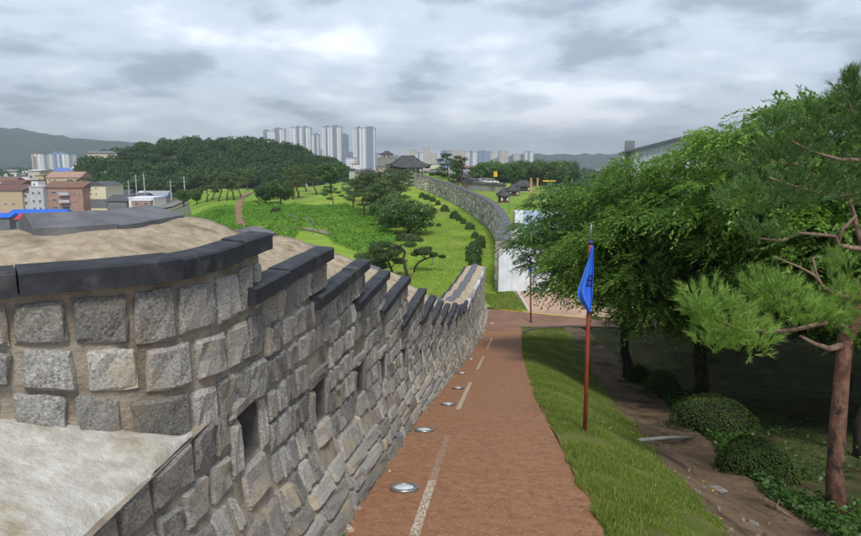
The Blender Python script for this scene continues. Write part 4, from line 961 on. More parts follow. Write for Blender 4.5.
# ------------------------------------------------------------------ the wall climbing the far hill
fw = thing('fortress_wall', 'tall stone fortress wall climbing the far hill to the pavilion', 'wall', (0, 0, 0))
fl_ = Line([tuple(p) for p in FW], 3.0); S0 = 0; FWT = .75; sec_l = 3.2; k = 0; FV, FFc = {'farstone': []}, {'farstone': []}
rr = random.Random(4)
while S0 < fl_.L-1:
    S1 = min(S0+sec_l, fl_.L); pm_ = fl_.p((S0+S1)/2); nm_ = fl_.n((S0+S1)/2)
    zb = float(lawn_z(np.array(pm_[0]-.6), np.array(pm_[1]))); zt = zb+3.75-.25*smooth01((pm_[1]-60)/80); 
    A, B = fl_.p(S0), fl_.p(S1); d = (B-A)/np.linalg.norm(B-A); n_ = np.array([-d[1], d[0]])
    P = []
    for q, w in ((A, 0), (B, 0), (B, -FWT), (A, -FWT)):
        for z in (zb-1.2, zt): P.append((q[0]+n_[0]*w, q[1]+n_[1]*w, z))
    obj('mortar_core', mesh('mortar_core', P, [(0, 2, 3, 1), (2, 4, 5, 3), (4, 6, 7, 5), (6, 0, 1, 7), (1, 3, 5, 7)], M['mortar']), fw)
    # coping of the section
    cs = [(-.08, 0), (-.08, .10), (.22, .24), (FWT/2, .30), (FWT-.22, .24), (FWT+.08, .10), (FWT+.08, 0)]
    V = []
    for q in (A+d*.12, B-d*.12):
        for a_, z in cs: V.append((q[0]-n_[0]*a_, q[1]-n_[1]*a_, zt+z))
    m_ = len(cs); fs = [(j, (j+1) % m_, m_+(j+1) % m_, m_+j) for j in range(m_)]+[tuple(range(m_))[::-1], tuple(range(m_, 2*m_))]
    obj('coping', mesh('coping', V, fs, M['slab']), fw)
    L_ = np.linalg.norm(B-A); z = zb-.3
    while z < zt-.12:
        upper = z > zt-1.25; h = rr.uniform(.30, .40) if upper else rr.uniform(.45, .70); h = min(h, zt-z); u = 0
        while u < L_-.05:
            l = rr.uniform(.4, .7) if upper else rr.uniform(.55, 1.15); l = min(l, L_-u); key = 'farstone'
            g_ = .045; w_ = rr.uniform(.05, .12); q0 = A+d*(u+g_); q1 = A+d*(u+l-g_); V_ = FV[key]; i0 = len(V_); e = .05
            for (q, zz, w) in ((q0, z+g_, -.02), (q1, z+g_, -.02), (q1, z+h-g_, -.02), (q0, z+h-g_, -.02), (q0+d*e, z+g_+e, w_), (q1-d*e, z+g_+e, w_), (q1-d*e, z+h-g_-e, w_), (q0+d*e, z+h-g_-e, w_)): V_.append((q[0]+n_[0]*w, q[1]+n_[1]*w, zz))
            FFc[key] += [(i0+4, i0+5, i0+6, i0+7), (i0, i0+1, i0+5, i0+4), (i0+1, i0+2, i0+6, i0+5), (i0+2, i0+3, i0+7, i0+6), (i0+3, i0, i0+4, i0+7)]
            u += l
        z += h
    S0 = S1; k += 1
for key in FV: tag(obj('stone_courses', mesh('stone_courses', FV[key], FFc[key], M[key]), fw), kind='stuff')
# narrow stone walk inside that wall
V = []
for t in np.arange(0, fl_.L, 3):
    p, n = fl_.p(t), fl_.n(t)
    for w in (-FWT-.1, -FWT-2.2): x, y = p[0]+n[0]*w, p[1]+n[1]*w; V.append((x, y, float(G(x+1.2, y))+.25))
tag(obj('wall_walk', mesh('wall_walk', V, [(2*i, 2*i+2, 2*i+3, 2*i+1) for i in range(len(V)//2-1)], M['kerb'])), kind='structure')

# ------------------------------------------------------------------ tiled roofs, pavilion and gate houses
def hip_roof(w, d, h, ridge_w, lift, n=12, sag=.35):
    """curved hip roof with upturned corners, eaves at z=0; returns V, F with thickness skirt"""
    V = []; F = []; m = 4*n; rows = 6
    for k in range(rows+1):
        t = k/rows; hh = h*(t-sag*math.sin(t*math.pi)*.5*(1-t)*1.2)
        for j in range(m):
            s = j/m*4; side = int(s); u = (s-side)*2-1
            X, Y = ((u, -1), (1, u), (-u, 1), (-1, -u))[side]
            ew, ed = w/2*(1-t)+ridge_w/2*t, d/2*(1-t)+.04*t
            cl = lift*(abs(u)**3)*(1-t)**2
            V.append((X*ew*(1+.03*abs(u)**3*(1-t)), Y*ed*(1+.03*abs(u)**3*(1-t)), hh+cl))
    for k in range(rows):
        for j in range(m): a, b = k*m+j, k*m+(j+1) % m; F.append((a, b, b+m, a+m))
    F.append(tuple(rows*m+j for j in range(m)))
    b0_ = len(V)
    for j in range(m): x, y, z = V[j]; V.append((x*.985, y*.985, z-.22))
    for j in range(m): a, b = j, (j+1) % m; F.append((b, a, b0_+a, b0_+b))
    F.append(tuple(b0_+j for j in range(m))[::-1]); return V, F
def add_roof(parent, w, d, h, rw, lift, z, ribs=10, fine=True):
    V, F = hip_roof(w, d, h, rw, lift); ro = obj('roof', mesh('roof', V, F, M['rooftile'], False), parent, (0, 0, z))
    mb = MB(); mb.tube([(-rw/2-.1, 0, h+.12), (0, 0, h+.05), (rw/2+.1, 0, h+.12)], .16, 6); mb.build('ridge', M['rooftile'], ro)
    for sx in (-1, 1):
        for sy in (-1, 1):
            q = [(sx*(w/2*(1-t)+rw/2*t)*(1+.03*(1-t)), sy*(d/2*(1-t)), h*(t-.35*math.sin(t*math.pi)*.5*(1-t)*1.2)+lift*(1-t)**2+.06) for t in np.linspace(0.02, .98, 6)]
            MB().tube(q, .11, 5).build('hip_ridge', M['rooftile'], ro)
    if fine:
        tm = MB(); c_ = max(6, int(w/.55))
        for j in range(c_):      # rows of round tiles running down the slopes
            u = (j+.5)/c_*2-1
            for sy in (-1, 1):
                q = []
                for t in np.linspace(0.0, 1, 5):
                    if abs(u)*w/2 > (w/2*(1-t)+rw/2*t): continue
                    q.append((u*w/2, sy*(d/2*(1-t)+.04*t), h*(t-.35*math.sin(t*math.pi)*.5*(1-t)*1.2)+lift*abs(u)**3*(1-t)**2+.02))
                if len(q) > 1: tm.tube(q, .06, 5)
        tag(tm.build('tile_rows', M['rooftile'], ro), kind='stuff')
    return ro
pv = at(408, 178.5, 170); pvt = thing('pavilion', 'open wooden pavilion with curved grey tiled roof at the hilltop wall', 'pavilion', pv, .25)
mb = MB(); mb.box((0, 0, -1.6), (8.6, 6.4, 3.4)); mb.build('stone_platform', M['stone'], pvt)
for x in (-3.4, -1.1, 1.1, 3.4):
    for y in (-2.4, 2.4): MB().tube([(x, y, 0), (x, y, 2.9)], .17, 8).build('column', M['wood_red'], pvt)
mb = MB()
for y in (-2.4, 2.4): mb.box((0, y, 2.75), (7.2, .22, .35))
for x in (-3.4, 3.4): mb.box((x, 0, 2.74), (.22, 4.6, .33))
mb.build('beam', M['wood_dark'], pvt); mb = MB()
for y in (-2.5, 2.5): mb.box((0, y, .45), (7.0, .08, .5))
mb.build('railing', M['wood_red'], pvt); add_roof(pvt, 10.8, 8.2, 3.0, 3.2, .75, 2.95)
def hanok(name, label, px, py, w, d, h, rh, rot=0, wallm='wood_red', Z=None, door=True, cat='building'):
    p = hit(px, py) if Z is None else at(px, py, Z); s_ = depth(p)/F_; w, d, h, rh = w*s_, d*s_, h*s_, rh*s_; t = thing(name, label, cat, p, rot)
    mb = MB(); mb.box((0, 0, h/2), (w*.72, d*.7, h)); mb.build('wall', M[wallm], t)
    mb = MB(); mb.box((0, 0, -.1), (w*.82, d*.8, .5)); mb.build('stone_base', M['stone'], t)
    if door:
        mb = MB(); mb.box((0, -d*.35-.03, h*.45), (w*.2, .06, h*.75)); mb.build('door', M['wood_dark'], t)
        for s in (-1, 1): mb = MB(); mb.box((s*w*.24, -d*.35-.03, h*.58), (w*.13, .06, h*.4)); mb.build('window', M['whitepaint'], t)
    add_roof(t, w, d, rh, w*.3 if w > 4 else .3, .3, h, fine=w > 4); return t
hanok('shrine_hut', 'small dark wooden hut with tiled hip roof alone on the inner lawn', 503.5, 203.5, 12.5, 11, 8, 6, .2, 'wood_red', cat='hut')
hanok('tiled_gatehouse', 'dark red gatehouse with tiled roof at the end of the tiled wall', 513, 196.5, 15, 11, 6, 5, .1, 'wood_red')
hanok('tiled_hall', 'longer grey tiled hall behind the small gatehouse', 523, 192, 22, 12, 6, 5, .05, 'wood_dark')
hanok('tiled_hall', 'dark tiled hall beside the parked cars behind the far wall', 461, 183, 22, 12, 5, 4, -.1, 'wood_dark')
# long tiled boundary wall
A, B = hit(461, 190), hit(506, 192.5); tw_ = thing('tiled_wall', 'long low grey boundary wall with tiled top across the inner lawn', 'wall', A); d = B-A; L_ = np.linalg.norm(d[:2]); ang = math.atan2(d[1], d[0]); tw_.rotation_euler = (0, 0, ang)
for k in range(8):
    zz = d[2]*(k+.5)/8; mb = MB(); mb.box(((k+.5)*L_/8, 0, zz+.75), (L_/8-.03, .5, 2.1)); mb.build('wall_panel', plain('grey_brick_wall', (.24, .23, .22), .9), tw_)
    V = [(-L_/16, -.6, 0), (L_/16, -.6, 0), (L_/16, 0, .5), (-L_/16, 0, .5), (-L_/16, .6, 0), (L_/16, .6, 0)]; obj('tile_cap', mesh('tile_cap', V, [(0, 1, 2, 3), (3, 2, 5, 4), (0, 4, 5, 1), (0, 3, 4), (1, 5, 2)], M['rooftile']), tw_, ((k+.5)*L_/8, 0, zz+1.8))
# stone bastion on the ridge
bs = at(387, 166, 215); bt = thing('stone_bastion', 'square grey stone bastion with a tiled hut on top on the ridge', 'tower', (bs[0], bs[1], float(G(bs[0], bs[1]))))
hh = at(387, 157, 215)[2]-float(G(bs[0], bs[1])); mb = MB(); mb.box((0, 0, hh/2-.2), (6.6, 6, hh), 0, .93); mb.build('stone_body', M['stone'], bt)
mb = MB()
for x in np.linspace(-2.7, 2.7, 5):
    for y in (-2.7, 2.7): mb.box((x, y, hh+.1), (.85, .5, .9))
mb.build('battlement', M['stone'], bt); mb = MB(); mb.box((0, 0, hh+.45), (3.2, 3, .9)); mb.build('hut_wall', M['stone'], bt); add_roof(bt, 4.2, 4.0, .9, 1.2, .1, hh+.9, fine=False)
# second stretch of outer wall seen left of the pavilion
A, B = at(352, 174.5, 165), at(376, 174, 185); ow = thing('outer_wall', 'short sloping grey stone wall left of the pavilion above the pines', 'wall', (A[0], A[1], A[2])); d = B-A; L_ = np.linalg.norm(d[:2]); ow.rotation_euler = (0, 0, math.atan2(d[1], d[0]))
for k in range(5):
    mb = MB(); mb.box(((k+.5)*L_/5, 0, -1.2-.25*abs(k-2)), (L_/5-.05, 1.6, 4.6)); mb.build('wall_section', M['stone'], ow); mb = MB(); mb.box(((k+.5)*L_/5, 0, 1.25-.25*abs(k-2)), (L_/5-.1, 2.0, .3), 0, .8); mb.build('coping', M['slab'], ow)
# site timber posts and yellow boom
for px, lb_ in ((530.5, 'left one of two orange timber posts behind the dark tree'), (537, 'right one of two orange timber posts behind the dark tree')):
    p = at(px, 204, 120); p[2] = G(p[0], p[1]); h = at(px, 178.5, 120)[2]-p[2]; mb = MB(); mb.box((0, 0, h/2), (.32, .32, h)); mb.box((0, 0, h+.06), (.42, .42, .12)); tag(mb.build('timber_post', plain('orange_timber', (.52, .27, .13), .8), None, loc=p), lb_, 'post')
p = at(546, 181, 118); t = thing('yellow_boom', 'yellow machine boom above the dark tree crown', 'crane', (p[0], p[1], float(G(p[0], p[1])))); h = p[2]-float(G(p[0], p[1]))
mb = MB(); mb.box((.6, 0, h), (2.4, .22, .26)); mb.build('boom', M['yellow'], t); mb = MB(); mb.box((.8, 0, h/2), (.3, .3, h)); mb.build('mast', M['greybox'], t)
# yellow banner on the inner lawn
p = hit(493, 193); h = at(493, 171, depth(p))[2]-p[2]; t = thing('banner_pole', 'banner pole with a square yellow banner behind the far wall', 'banner', p); MB().tube([(0, 0, 0), (0, 0, h)], .07, 6).build('pole', M['dkred'], t)
V = []; 
for i in range(6):
    for j in range(6): V.append((.1+.9*j/5, .12*math.sin(j*1.6+i*.5), h-.1-1.3*i/5))
obj('banner', mesh('banner', V, [(i*6+j, i*6+j+6, i*6+j+7, i*6+j+1) for i in range(5) for j in range(5)], M['yellow'], True), t)
for px, py, pt, lb_ in ((474, 191, 176, 'thin dark lamp pole left along the tiled wall'), (481, 192, 177, 'thin dark lamp pole in the middle along the tiled wall'), (509, 215, 199, 'thin dark pole below the small hut')):
    p = hit(px, py); h = at(px, pt, depth(p))[2]-p[2]; t = thing('lamp_pole', lb_, 'pole', p); MB().tube([(0, 0, 0), (0, 0, h)], .06, 6).build('pole', M['greybox'], t); MB().lathe([(.06, 0), (.18, .1), (.16, .35), (.03, .45)], 8, (0, 0, h)).build('lamp_head', M['greybox'], t)
# parked cars
def car(label, px, py, colr, rot):
    p = hit(px, py); t = thing('parked_car', label, 'car', p, rot, 'cars parked behind the far wall')
    prof = [(-2.2, .35), (-2.2, .8), (-1.7, .95), (-1.2, 1.45), (.5, 1.48), (1.15, .98), (2.0, .85), (2.2, .6), (2.2, .35)]
    V = [(x, s*.86, z) for s in (-1, 1) for x, z in prof]; m_ = len(prof); fs = [tuple(range(m_)), tuple(range(m_, 2*m_))[::-1]]+[(j, m_+j, m_+(j+1) % m_, (j+1) % m_) for j in range(m_)]
    obj('body', mesh('body', V, fs, plain('car_paint', colr, .3, 0, .6)), t)
    for s in (-1, 1):
        V = [(x, s*.875, z) for x, z in ((-1.45, .98), (-1.1, 1.38), (.45, 1.4), (.95, 1.0))]; obj('side_window', mesh('side_window', V, [(0, 1, 2, 3)], M['glass']), t)
        for x in (-1.35, 1.35): mb = MB(); mb.tube([(x, s*.70, .34), (x, s*.9, .34)], .34, 12); mb.build('wheel', M['slate'], t)
for a in ((471, 184.5, (.05, .06, .08), 0, 'dark parked car, leftmost of the row behind the far wall'), (476.5, 184.5, (.30, .33, .38), 0, 'grey blue parked car, second of the row'), (484.5, 184, (.55, .56, .58), .1, 'silver parked car, third of the row'), (491, 184.5, (.75, .75, .74), 0, 'white parked car, rightmost of the row')):
    car(a[4], a[0], a[1], a[2], a[3])
# grey hall behind the wood at right
hb = at(660, 160, 112); gz_ = float(G(hb[0], hb[1])); hl = thing('grey_hall', 'large pale grey hall with dark pitched roof above the treetops', 'building', (hb[0], hb[1], gz_), -.22)
pk = at(697, 135, 112)-np.array([hb[0], hb[1], gz_]); lf = at(638, 150, 112)-np.array([hb[0], hb[1], gz_]); W0, Wp, W1 = lf[0]-.5, pk[0], pk[0]+9; zl, zp = lf[2], pk[2]; M['sheet'] = mat('grey_sheet_wall', (.40, .43, .47), (.46, .49, .53), scale=1, rough=.6)
fsx = []; V = []; prof = [(W0, 0), (W0, zl), (Wp, zp), (W1, zl+.4), (W1, 0)]
for y in (0, 22): V += [(x, y, z) for x, z in prof]
obj('wall', mesh('wall', V, [(0, 4, 3, 2, 1), (5, 6, 7, 8, 9), (0, 1, 6, 5), (3, 4, 9, 8)], M['sheet']), hl)
mb = MB(); n = 22
for k in range(n):
    x = W0+(W1-W0)*(k+.5)/n; zt_ = float(np.interp(x, [W0, Wp, W1], [zl, zp, zl+.4])); mb.box((x, -.03, zt_/2-.1), (.12, .06, zt_-.3))
tag(mb.build('wall_ribs', M['steel'], hl), kind='stuff')
V = []
for y in (-1.2, 23): V += [(W0-1.0, y, zl-.38), (Wp, y, zp+.05), (W1+1, y, zl+.05), (W0-1.0, y, zl+.02), (Wp, y, zp+.5), (W1+1, y, zl+.45)]
obj('roof', mesh('roof', V, [(0, 1, 4, 3), (1, 2, 5, 4), (6, 9, 10, 7), (7, 10, 11, 8), (3, 4, 10, 9), (4, 5, 11, 10), (0, 6, 7, 1), (1, 7, 8, 2), (0, 3, 9, 6), (2, 8, 11, 5)], plain('dark_blue_roof', (.075, .085, .13), .5)), hl)
v0 = at(627, 140, 116)-np.array([hb[0], hb[1], gz_]); mb = MB(); mb.box((v0[0], 8, v0[2]/2), (1.7, 1.7, v0[2])); mb.build('vent_tower', M['greybox'], hl)

# ------------------------------------------------------------------ park trees outside the wall
def far_pine(seed, H, lean, npad, spread, mat_=None):
    r = np.random.default_rng(seed); top = np.array([lean*H, r.uniform(-.1, .1)*H, H]); tb = MB(); pts = branch(r, (0, 0, -.2), top*.93, .0, 8, .10); tb.tube(pts, np.linspace(.028*H, .008*H, 8), 7)
    Ps = []; br = MB()
    for k in range(npad):
        t = .45+.55*(k+.6)/npad; c0 = np.array([np.interp(t, np.linspace(0, 1, 8), pts[:, a]) for a in range(3)]); an = k*2.4+r.uniform(-.5, .5); rr_ = spread*H*(1.15-t)*r.uniform(.5, 1.2)+.1
        c = c0+[math.cos(an)*rr_, math.sin(an)*rr_, r.uniform(-.02, .05)*H]; rad = H*r.uniform(.10, .165)
        br.tube([c0, (c0+c)/2+[0, 0, .04*H], c], [.009*H, .007*H, .003*H], 5)
        P, D, N, L, W = clump_leaves(r, 130, (rad, rad, rad*.42), .052*H, .2); D[:, 2] = np.abs(D[:, 2])+.3; Ps.append(leaf_quads(P+c, D, N, L, W*.7))
    V = np.concatenate([p[0] for p in Ps]); F = np.arange(len(V)).reshape(-1, 4)
    return tb.me('trunk', M['pinebark'], True), br.me('branches', M['pinebark'], True), mesh('crown', V, F, mat_ or M['needle_dark'])
PINES = [far_pine(101, 6, .03, 12, .42), far_pine(102, 6, .18, 11, .48), far_pine(103, 6, -.12, 13, .40), far_pine(104, 6, .06, 10, .55)]
def round_tree_meshes(seed, H, R_, nl, leaf, mat_, n=170):
    r = np.random.default_rng(seed); Ps = []; tb = MB(); tb.tube(branch(r, (0, 0, -.2), (0, 0, H*.5), .0, 5, .05), np.linspace(.035*H, .02*H, 5), 7); br = MB()
    for k in range(nl):
        d = ball(r, 1)[0]; d[2] = d[2]*.9; c = np.array([0, 0, H*.60])+d*np.array([R_, R_, H*.36])*r.uniform(.5, .82); rad = R_*r.uniform(.30, .46)
        P, D, N, L, W = clump_leaves(r, n, (rad, rad, rad*.72), leaf, .5); Ps.append(leaf_quads(P+c, D, N, L, W)); br.tube([(0, 0, H*.45), c], [.012*H, .004*H], 5)
    V = np.concatenate([p[0] for p in Ps]); return tb.me('trunk', M['bark'], True), br.me('limbs', M['bark'], True), mesh('crown', V, np.arange(len(V)).reshape(-1, 4), mat_)
ROUND = [round_tree_meshes(111, 6, 2.3, 30, .30, M['leaf_dark']), round_tree_meshes(112, 6, 2.6, 34, .30, M['leaf_dark']), round_tree_meshes(113, 6, 2.9, 36, .28, M['bush'])]
def place_tree(name, label, src, px, py, hpx, rot, group=None, wide=1.0, cat='tree', H=6.0, sink=0):
    p = hit(px, py); s = hpx*depth(p)/F_/H; t = thing(name, label, cat, p-[0, 0, sink], rot, group); t.scale = (s*wide, s*wide, s)
    for nm, me in zip(('trunk', 'limbs', 'crown'), src): obj(nm, me, t)
    return t
gp = 'pines in the park outside the wall'
pin = [(207, 202, 26, 'leftmost slender pine of the pale grove on the left'), (213, 201, 27, 'second slender pine from the left in the pale grove'), (220, 202, 28, 'third slender pine from the left in the pale grove'),
       (227, 201, 27, 'fourth slender pine in the pale grove'), (234, 200, 28, 'fifth slender pine in the pale grove, near its middle'), (241, 198, 28, 'sixth slender pine in the pale grove'),
       (249, 191, 22, 'pine at the right end of the pale grove'), (293, 200, 32, 'pine just right of the dark round trees'), (299, 198, 33, 'pine second right of the dark round trees'),
       (306, 192, 26, 'pine at the back of the lawn left of the big round tree'), (316, 195, 30, 'straight pine left of the big round tree'), (334, 211, 26, 'low pine under the big round tree'),
       (353, 210, 32, 'leaning pine right of the big round tree'), (362, 206, 32, 'pine at the left end of the dense pine clump'), (369, 215, 40, 'front pine of the dense clump, forked'),
       (378, 207, 36, 'pine in the middle of the dense clump'), (389, 203, 34, 'pine at the back of the dense clump'), (399, 198, 28, 'pine at the right end of the dense clump near the pavilion'),
       (374, 222, 40, 'pine low in the dense clump beside the ground cover'), (364, 219, 34, 'pine at the lower left of the dense clump'), (383, 219, 40, 'pine right behind the dark shrubs in the clump'), (394, 209, 36, 'pine between the clump and the pavilion'), (356, 203, 26, 'small pine behind the leaning one'), (386, 214, 38, 'pine rising behind the layered dark shrub'), (449, 181, 28, 'tall thin pine behind the far wall'), (466, 191, 34, 'spreading pine just behind the far wall'), (459, 186, 26, 'pine between two others behind the far wall')]
for k, (px, py, h, lb_) in enumerate(pin): place_tree('park_pine', lb_, PINES[k % 4], px, py, h, k*1.9, gp, 1.45 if px > 355 and px < 440 else 1.1 if px > 260 else 1.15)
# crooked pines on the lawn just beyond the copings
def lawn_pine(label, base, trunk, pads, r0, seed):
    r = np.random.default_rng(seed); b = hit(*base); Z = depth(b); t = thing('crooked_pine', label, 'tree', b, 0, 'crooked pines on the lawn'); q = [at(a, c, Z)-b for a, c in trunk]; q[0][2] -= .2
    MB().tube(q, np.linspace(r0, r0*.45, len(q)), 8).build('trunk', M['bark'], t, True); lm = MB(); Ps = []
    for a, c, rp in pads:
        p = at(a, c, Z+r.uniform(-.8, .8))-b; m_ = rp*Z/F_; s = min(q, key=lambda u_: np.linalg.norm(u_-p)); lm.tube([s, (s+p)/2+[0, 0, .1], p], [r0*.4, r0*.3, .02], 5)
        for _ in range(3):
            off = r.normal(0, .45, 3)*[m_, m_, m_*.25]; P, D, N, L, W = clump_leaves(r, 420, (m_*.7, m_*.7, m_*.30), .17, .2); D[:, 2] = np.abs(D[:, 2])+.25; Ps.append(leaf_quads(P+p+off, D, N, L, W*.55))
    lm.build('limbs', M['bark'], t, True); V = np.concatenate([x[0] for x in Ps]); obj('crown', mesh('crown', V, np.arange(len(V)).reshape(-1, 4), M['needle_dark']), t)
lawn_pine('crooked pine with dark trunk standing on the lawn by the copings', (409, 282), [(409, 282), (406, 270), (403, 259), (405, 252), (400, 246)], [(398, 250, 12), (384, 254, 13), (372, 250, 12), (405, 245, 8), (380, 244, 10), (366, 258, 10)], .16, 201)
lawn_pine('low crooked pine half hidden behind the coping left of its neighbour', (394, 277), [(394, 277), (391, 268), (388, 260)], [(388, 258, 11), (374, 263, 13), (362, 268, 12), (398, 262, 9), (380, 268, 10)], .13, 202)
lawn_pine('small pine leaning right on the open lawn with a prop', (413, 274), [(413, 274), (415, 267), (419, 262), (425, 259), (431, 257)], [(419, 254, 7), (427, 253, 9), (434, 256, 6), (423, 250, 6)], .13, 203)
pp = hit(432.5, 267); hp = at(432.5, 258, depth(pp))[2]-pp[2]; mb = MB(); mb.tube([(0, 0, -.1), (0, 0, hp)], .05, 6); mb.box((0, 0, hp), (.3, .1, .08)); tag(mb.build('prop_post', plain('green_grey_post', (.12, .19, .17), .7), None, loc=pp), 'short prop post under the leaning lawn pine', 'post')
place_tree('round_tree', 'large round dark tree standing alone in the middle of the park', ROUND[0], 331, 194, 36, .3, None, .98)
place_tree('round_tree', 'dark round tree, left one of the pair in the park', ROUND[1], 266, 207, 25, 1.2, None, 1.05)
place_tree('round_tree', 'dark round tree, right one of the pair in the park', ROUND[2], 281, 208, 30, 2.2, None, 1.0)
place_tree('layered_shrub', 'big layered dark shrub with yellowish tips beside the lawn', ROUND[2], 408, 236, 46, .8, None, 1.35, 'shrub', sink=.8)
place_tree('layered_shrub', 'dark shrub behind the big layered one', ROUND[1], 390, 228, 40, 2.8, None, 1.25, 'shrub', sink=.8)
place_tree('round_tree', 'small light green tree at the left end of the park', ROUND[2], 184, 206, 18, .2, None, 1.0)
place_tree('round_tree', 'small light green tree next to the leftmost one', ROUND[1], 197, 205, 17, 3.0, None, 1.0)
place_tree('round_tree', 'lone street tree beside the grey apartment block', ROUND[0], 119, 196, 15, 1.0, None, 1.2)
place_tree('round_tree', 'tiny tree on the grass strip behind the ridge slabs', ROUND[0], 163, 200, 13, 1.0, None, .7)
place_tree('round_tree', 'dark round tree behind the pavilion left side', ROUND[1], 343, 178, 14, 2.0, None, 1.2)
nth_b = ['second from the left', 'third from the left', 'fourth from the left', 'fifth from the left', 'sixth from the left', 'seventh from the left', 'eighth from the left', 'ninth from the left', 'tenth from the left', 'leftmost', 'eleventh from the left', 'rightmost']
for k, (px, py, h) in enumerate(((484, 182, 24), (492, 181, 22), (500, 182, 22), (508, 180, 20), (515, 181, 21), (523, 182, 24), (531, 182, 25), (539, 181, 23), (546, 181, 22), (478, 181, 17), (556, 180, 20), (566, 180, 22))):
    Z = 215+8*(k % 4); p = at(px, py, Z); p[2] = G(p[0], p[1]); top = at(px, py-h, Z)[2]; s = (top-p[2])/6
    t = thing('round_tree', f'dark green tree below the far apartment blocks, {nth_b[k]} of the belt', 'tree', p, k*1.3, 'tree belt behind the parked cars'); t.scale = (s*.95, s*.95, s)
    for nm, me in zip(('trunk', 'limbs', 'crown'), ROUND[k % 3]): obj(nm, me, t)
for k, (px, py, h, lb_) in enumerate(((432, 176, 6, 'low round bush right of the pavilion'), (438, 176, 7, 'second low bush right of the pavilion'), (445, 177, 6, 'third low bush right of the pavilion'))):
    place_tree('hill_bush', lb_, ROUND[k % 3], px, py, h, k, None, 1.4, 'shrub', sink=.5)

# clipped shrubs in a line below the far wall
balls = [(471, 291, 7.5), (478, 280.5, 7), (474.5, 272, 11), (473.5, 263, 11), (474, 256, 11), (479, 249, 8.5), (481, 245, 7), (475, 239.5, 5.5), (470, 231, 6.5), (463.5, 224.5, 4.2), (459, 221.5, 5), (454.5, 219.5, 6.5), (445, 212.5, 6), (438, 206, 4), (433, 202.5, 4.5), (427, 200.5, 5), (422, 198.5, 4.5)]
bm_ = [shrub_mesh(300+k, 1, 1, 1.0, 1500, .16, M['bush'], .14) for k in range(3)]; cm_ = shrub_core(.93, .93, .95, M['core'])
nth = ['nearest', 'second', 'third', 'fourth', 'fifth', 'sixth', 'seventh', 'eighth', 'ninth', 'tenth', 'eleventh', 'twelfth', 'thirteenth', 'fourteenth', 'fifteenth', 'sixteenth', 'farthest']
for k, (px, py, rp) in enumerate(balls):
    p = hit(px, py); s = rp*.5*depth(p)/F_*1.3; t = thing('clipped_shrub', f'clipped green shrub, {nth[k]} in the line below the far wall', 'shrub', p+[0, 0, .12], k*.8, 'clipped shrubs along the far wall'); t.scale = (s*1.2, s*1.05, s*1.7)
    obj('leaves', bm_[k % 3], t); obj('shade_core', cm_, t)
for px, py, rp, lb_ in ((430, 227, 4.5, 'small open bush on the lawn, left one of two'), (438.5, 227, 4, 'small open bush on the lawn, right one of two')):
    p = hit(px, py); s = rp*.62*depth(p)/F_*1.2; t = thing('lawn_bush', lb_, 'shrub', p); t.scale = (s, s, s*1.2); obj('leaves', bm_[0], t); obj('shade_core', cm_, t)
p = hit(408, 243); s = depth(p)/F_; t = thing('clipped_hedge', 'long low clipped hedge in front of the layered shrub', 'hedge', p, -.15); t.scale = (15*s, 4.5*s, 9*s); obj('leaves', shrub_mesh(320, 1, 1, 1, 4200, .10, M['bush']), t); obj('shade_core', cm_, t)
for k, (px, py, rp, lb_) in enumerate(((209, 222, 11, 'leafy bush at the left of the ground cover'), (221, 216, 10, 'leafy bush beside the red footpath'), (206, 233, 9, 'leafy bush just above the ridge slabs'), (226, 226, 7, 'low bush left of the red footpath'), (276, 214, 8, 'clipped round bush in front of the dark round trees'), (287, 219, 6, 'small bush in the green ground cover'))):
    p = hit(px, py); s = rp*.7*depth(p)/F_; t = thing('leafy_bush', lb_, 'shrub', p, k); t.scale = (s*1.1, s, s); obj('leaves', shrub_mesh(330+k, 1, 1, 1, 1800, .20, M['kudzu' if k < 4 else 'bush'], .3), t); obj('shade_core', cm_, t)

# ------------------------------------------------------------------ ground cover and woods that read as one mass
def project(x, y, z): Z = y*cp-z*sp; v = -(y*sp+z*cp)/Z; return CX+F_*x/Z, CY+F_*v
def inpoly(px, py, poly):
    c = np.zeros(len(px), bool); n = len(poly)
    for i in range(n):
        (x1, y1), (x2, y2) = poly[i], poly[(i+1) % n]; k = ((y1 > py) != (y2 > py)) & (px < (x2-x1)*(py-y1)/(y2-y1+1e-9)+x1); c ^= k
    return c
r = np.random.default_rng(31); n = 330000; x = r.uniform(-64, -3, n); y = 46+100*r.random(n)**1.2; px, py = project(x, y, G(x, y))
reg = inpoly(px, py, [(150, 232), (226, 207), (262, 204), (290, 209), (345, 207), (372, 215), (390, 232), (396, 246), (372, 266), (356, 252), (335, 246), (326, 236), (300, 232), (290, 246), (345, 275), (372, 300), (150, 300)])
reg &= ~inpoly(px, py, [(233, 196), (245, 196), (242, 215), (246, 230), (236, 230), (235, 212)])
reg &= ~inpoly(px, py, [(255, 228), (300, 227), (328, 232), (326, 236), (300, 230), (256, 232)])
x, y = x[reg], y[reg]; n = min(len(x), 62000); x, y = x[:n], y[:n]
edge_h = .55+.55*vnoise(x*.16, y*.16)+.35*vnoise(x*.45, y*.45)+.2*vnoise(x*1.1, y*1.1)
z = G(x, y)+.1+np.clip(edge_h, .05, 2)*(1-.35*r.random(n)**2)
e_ = .3; gx_ = (vnoise((x+e_)*.45, y*.45)-vnoise(x*.45, y*.45))/e_*.5; gy_ = (vnoise(x*.45, (y+e_)*.45)-vnoise(x*.45, y*.45))/e_*.5
N = np.stack([-gx_, -gy_, np.ones(n)], -1)+r.normal(0, .42, (n, 3)); D = ball(r, n)*[1, 1, .5]; D[:, 2] -= .25; L = r.uniform(.16, .36, n)
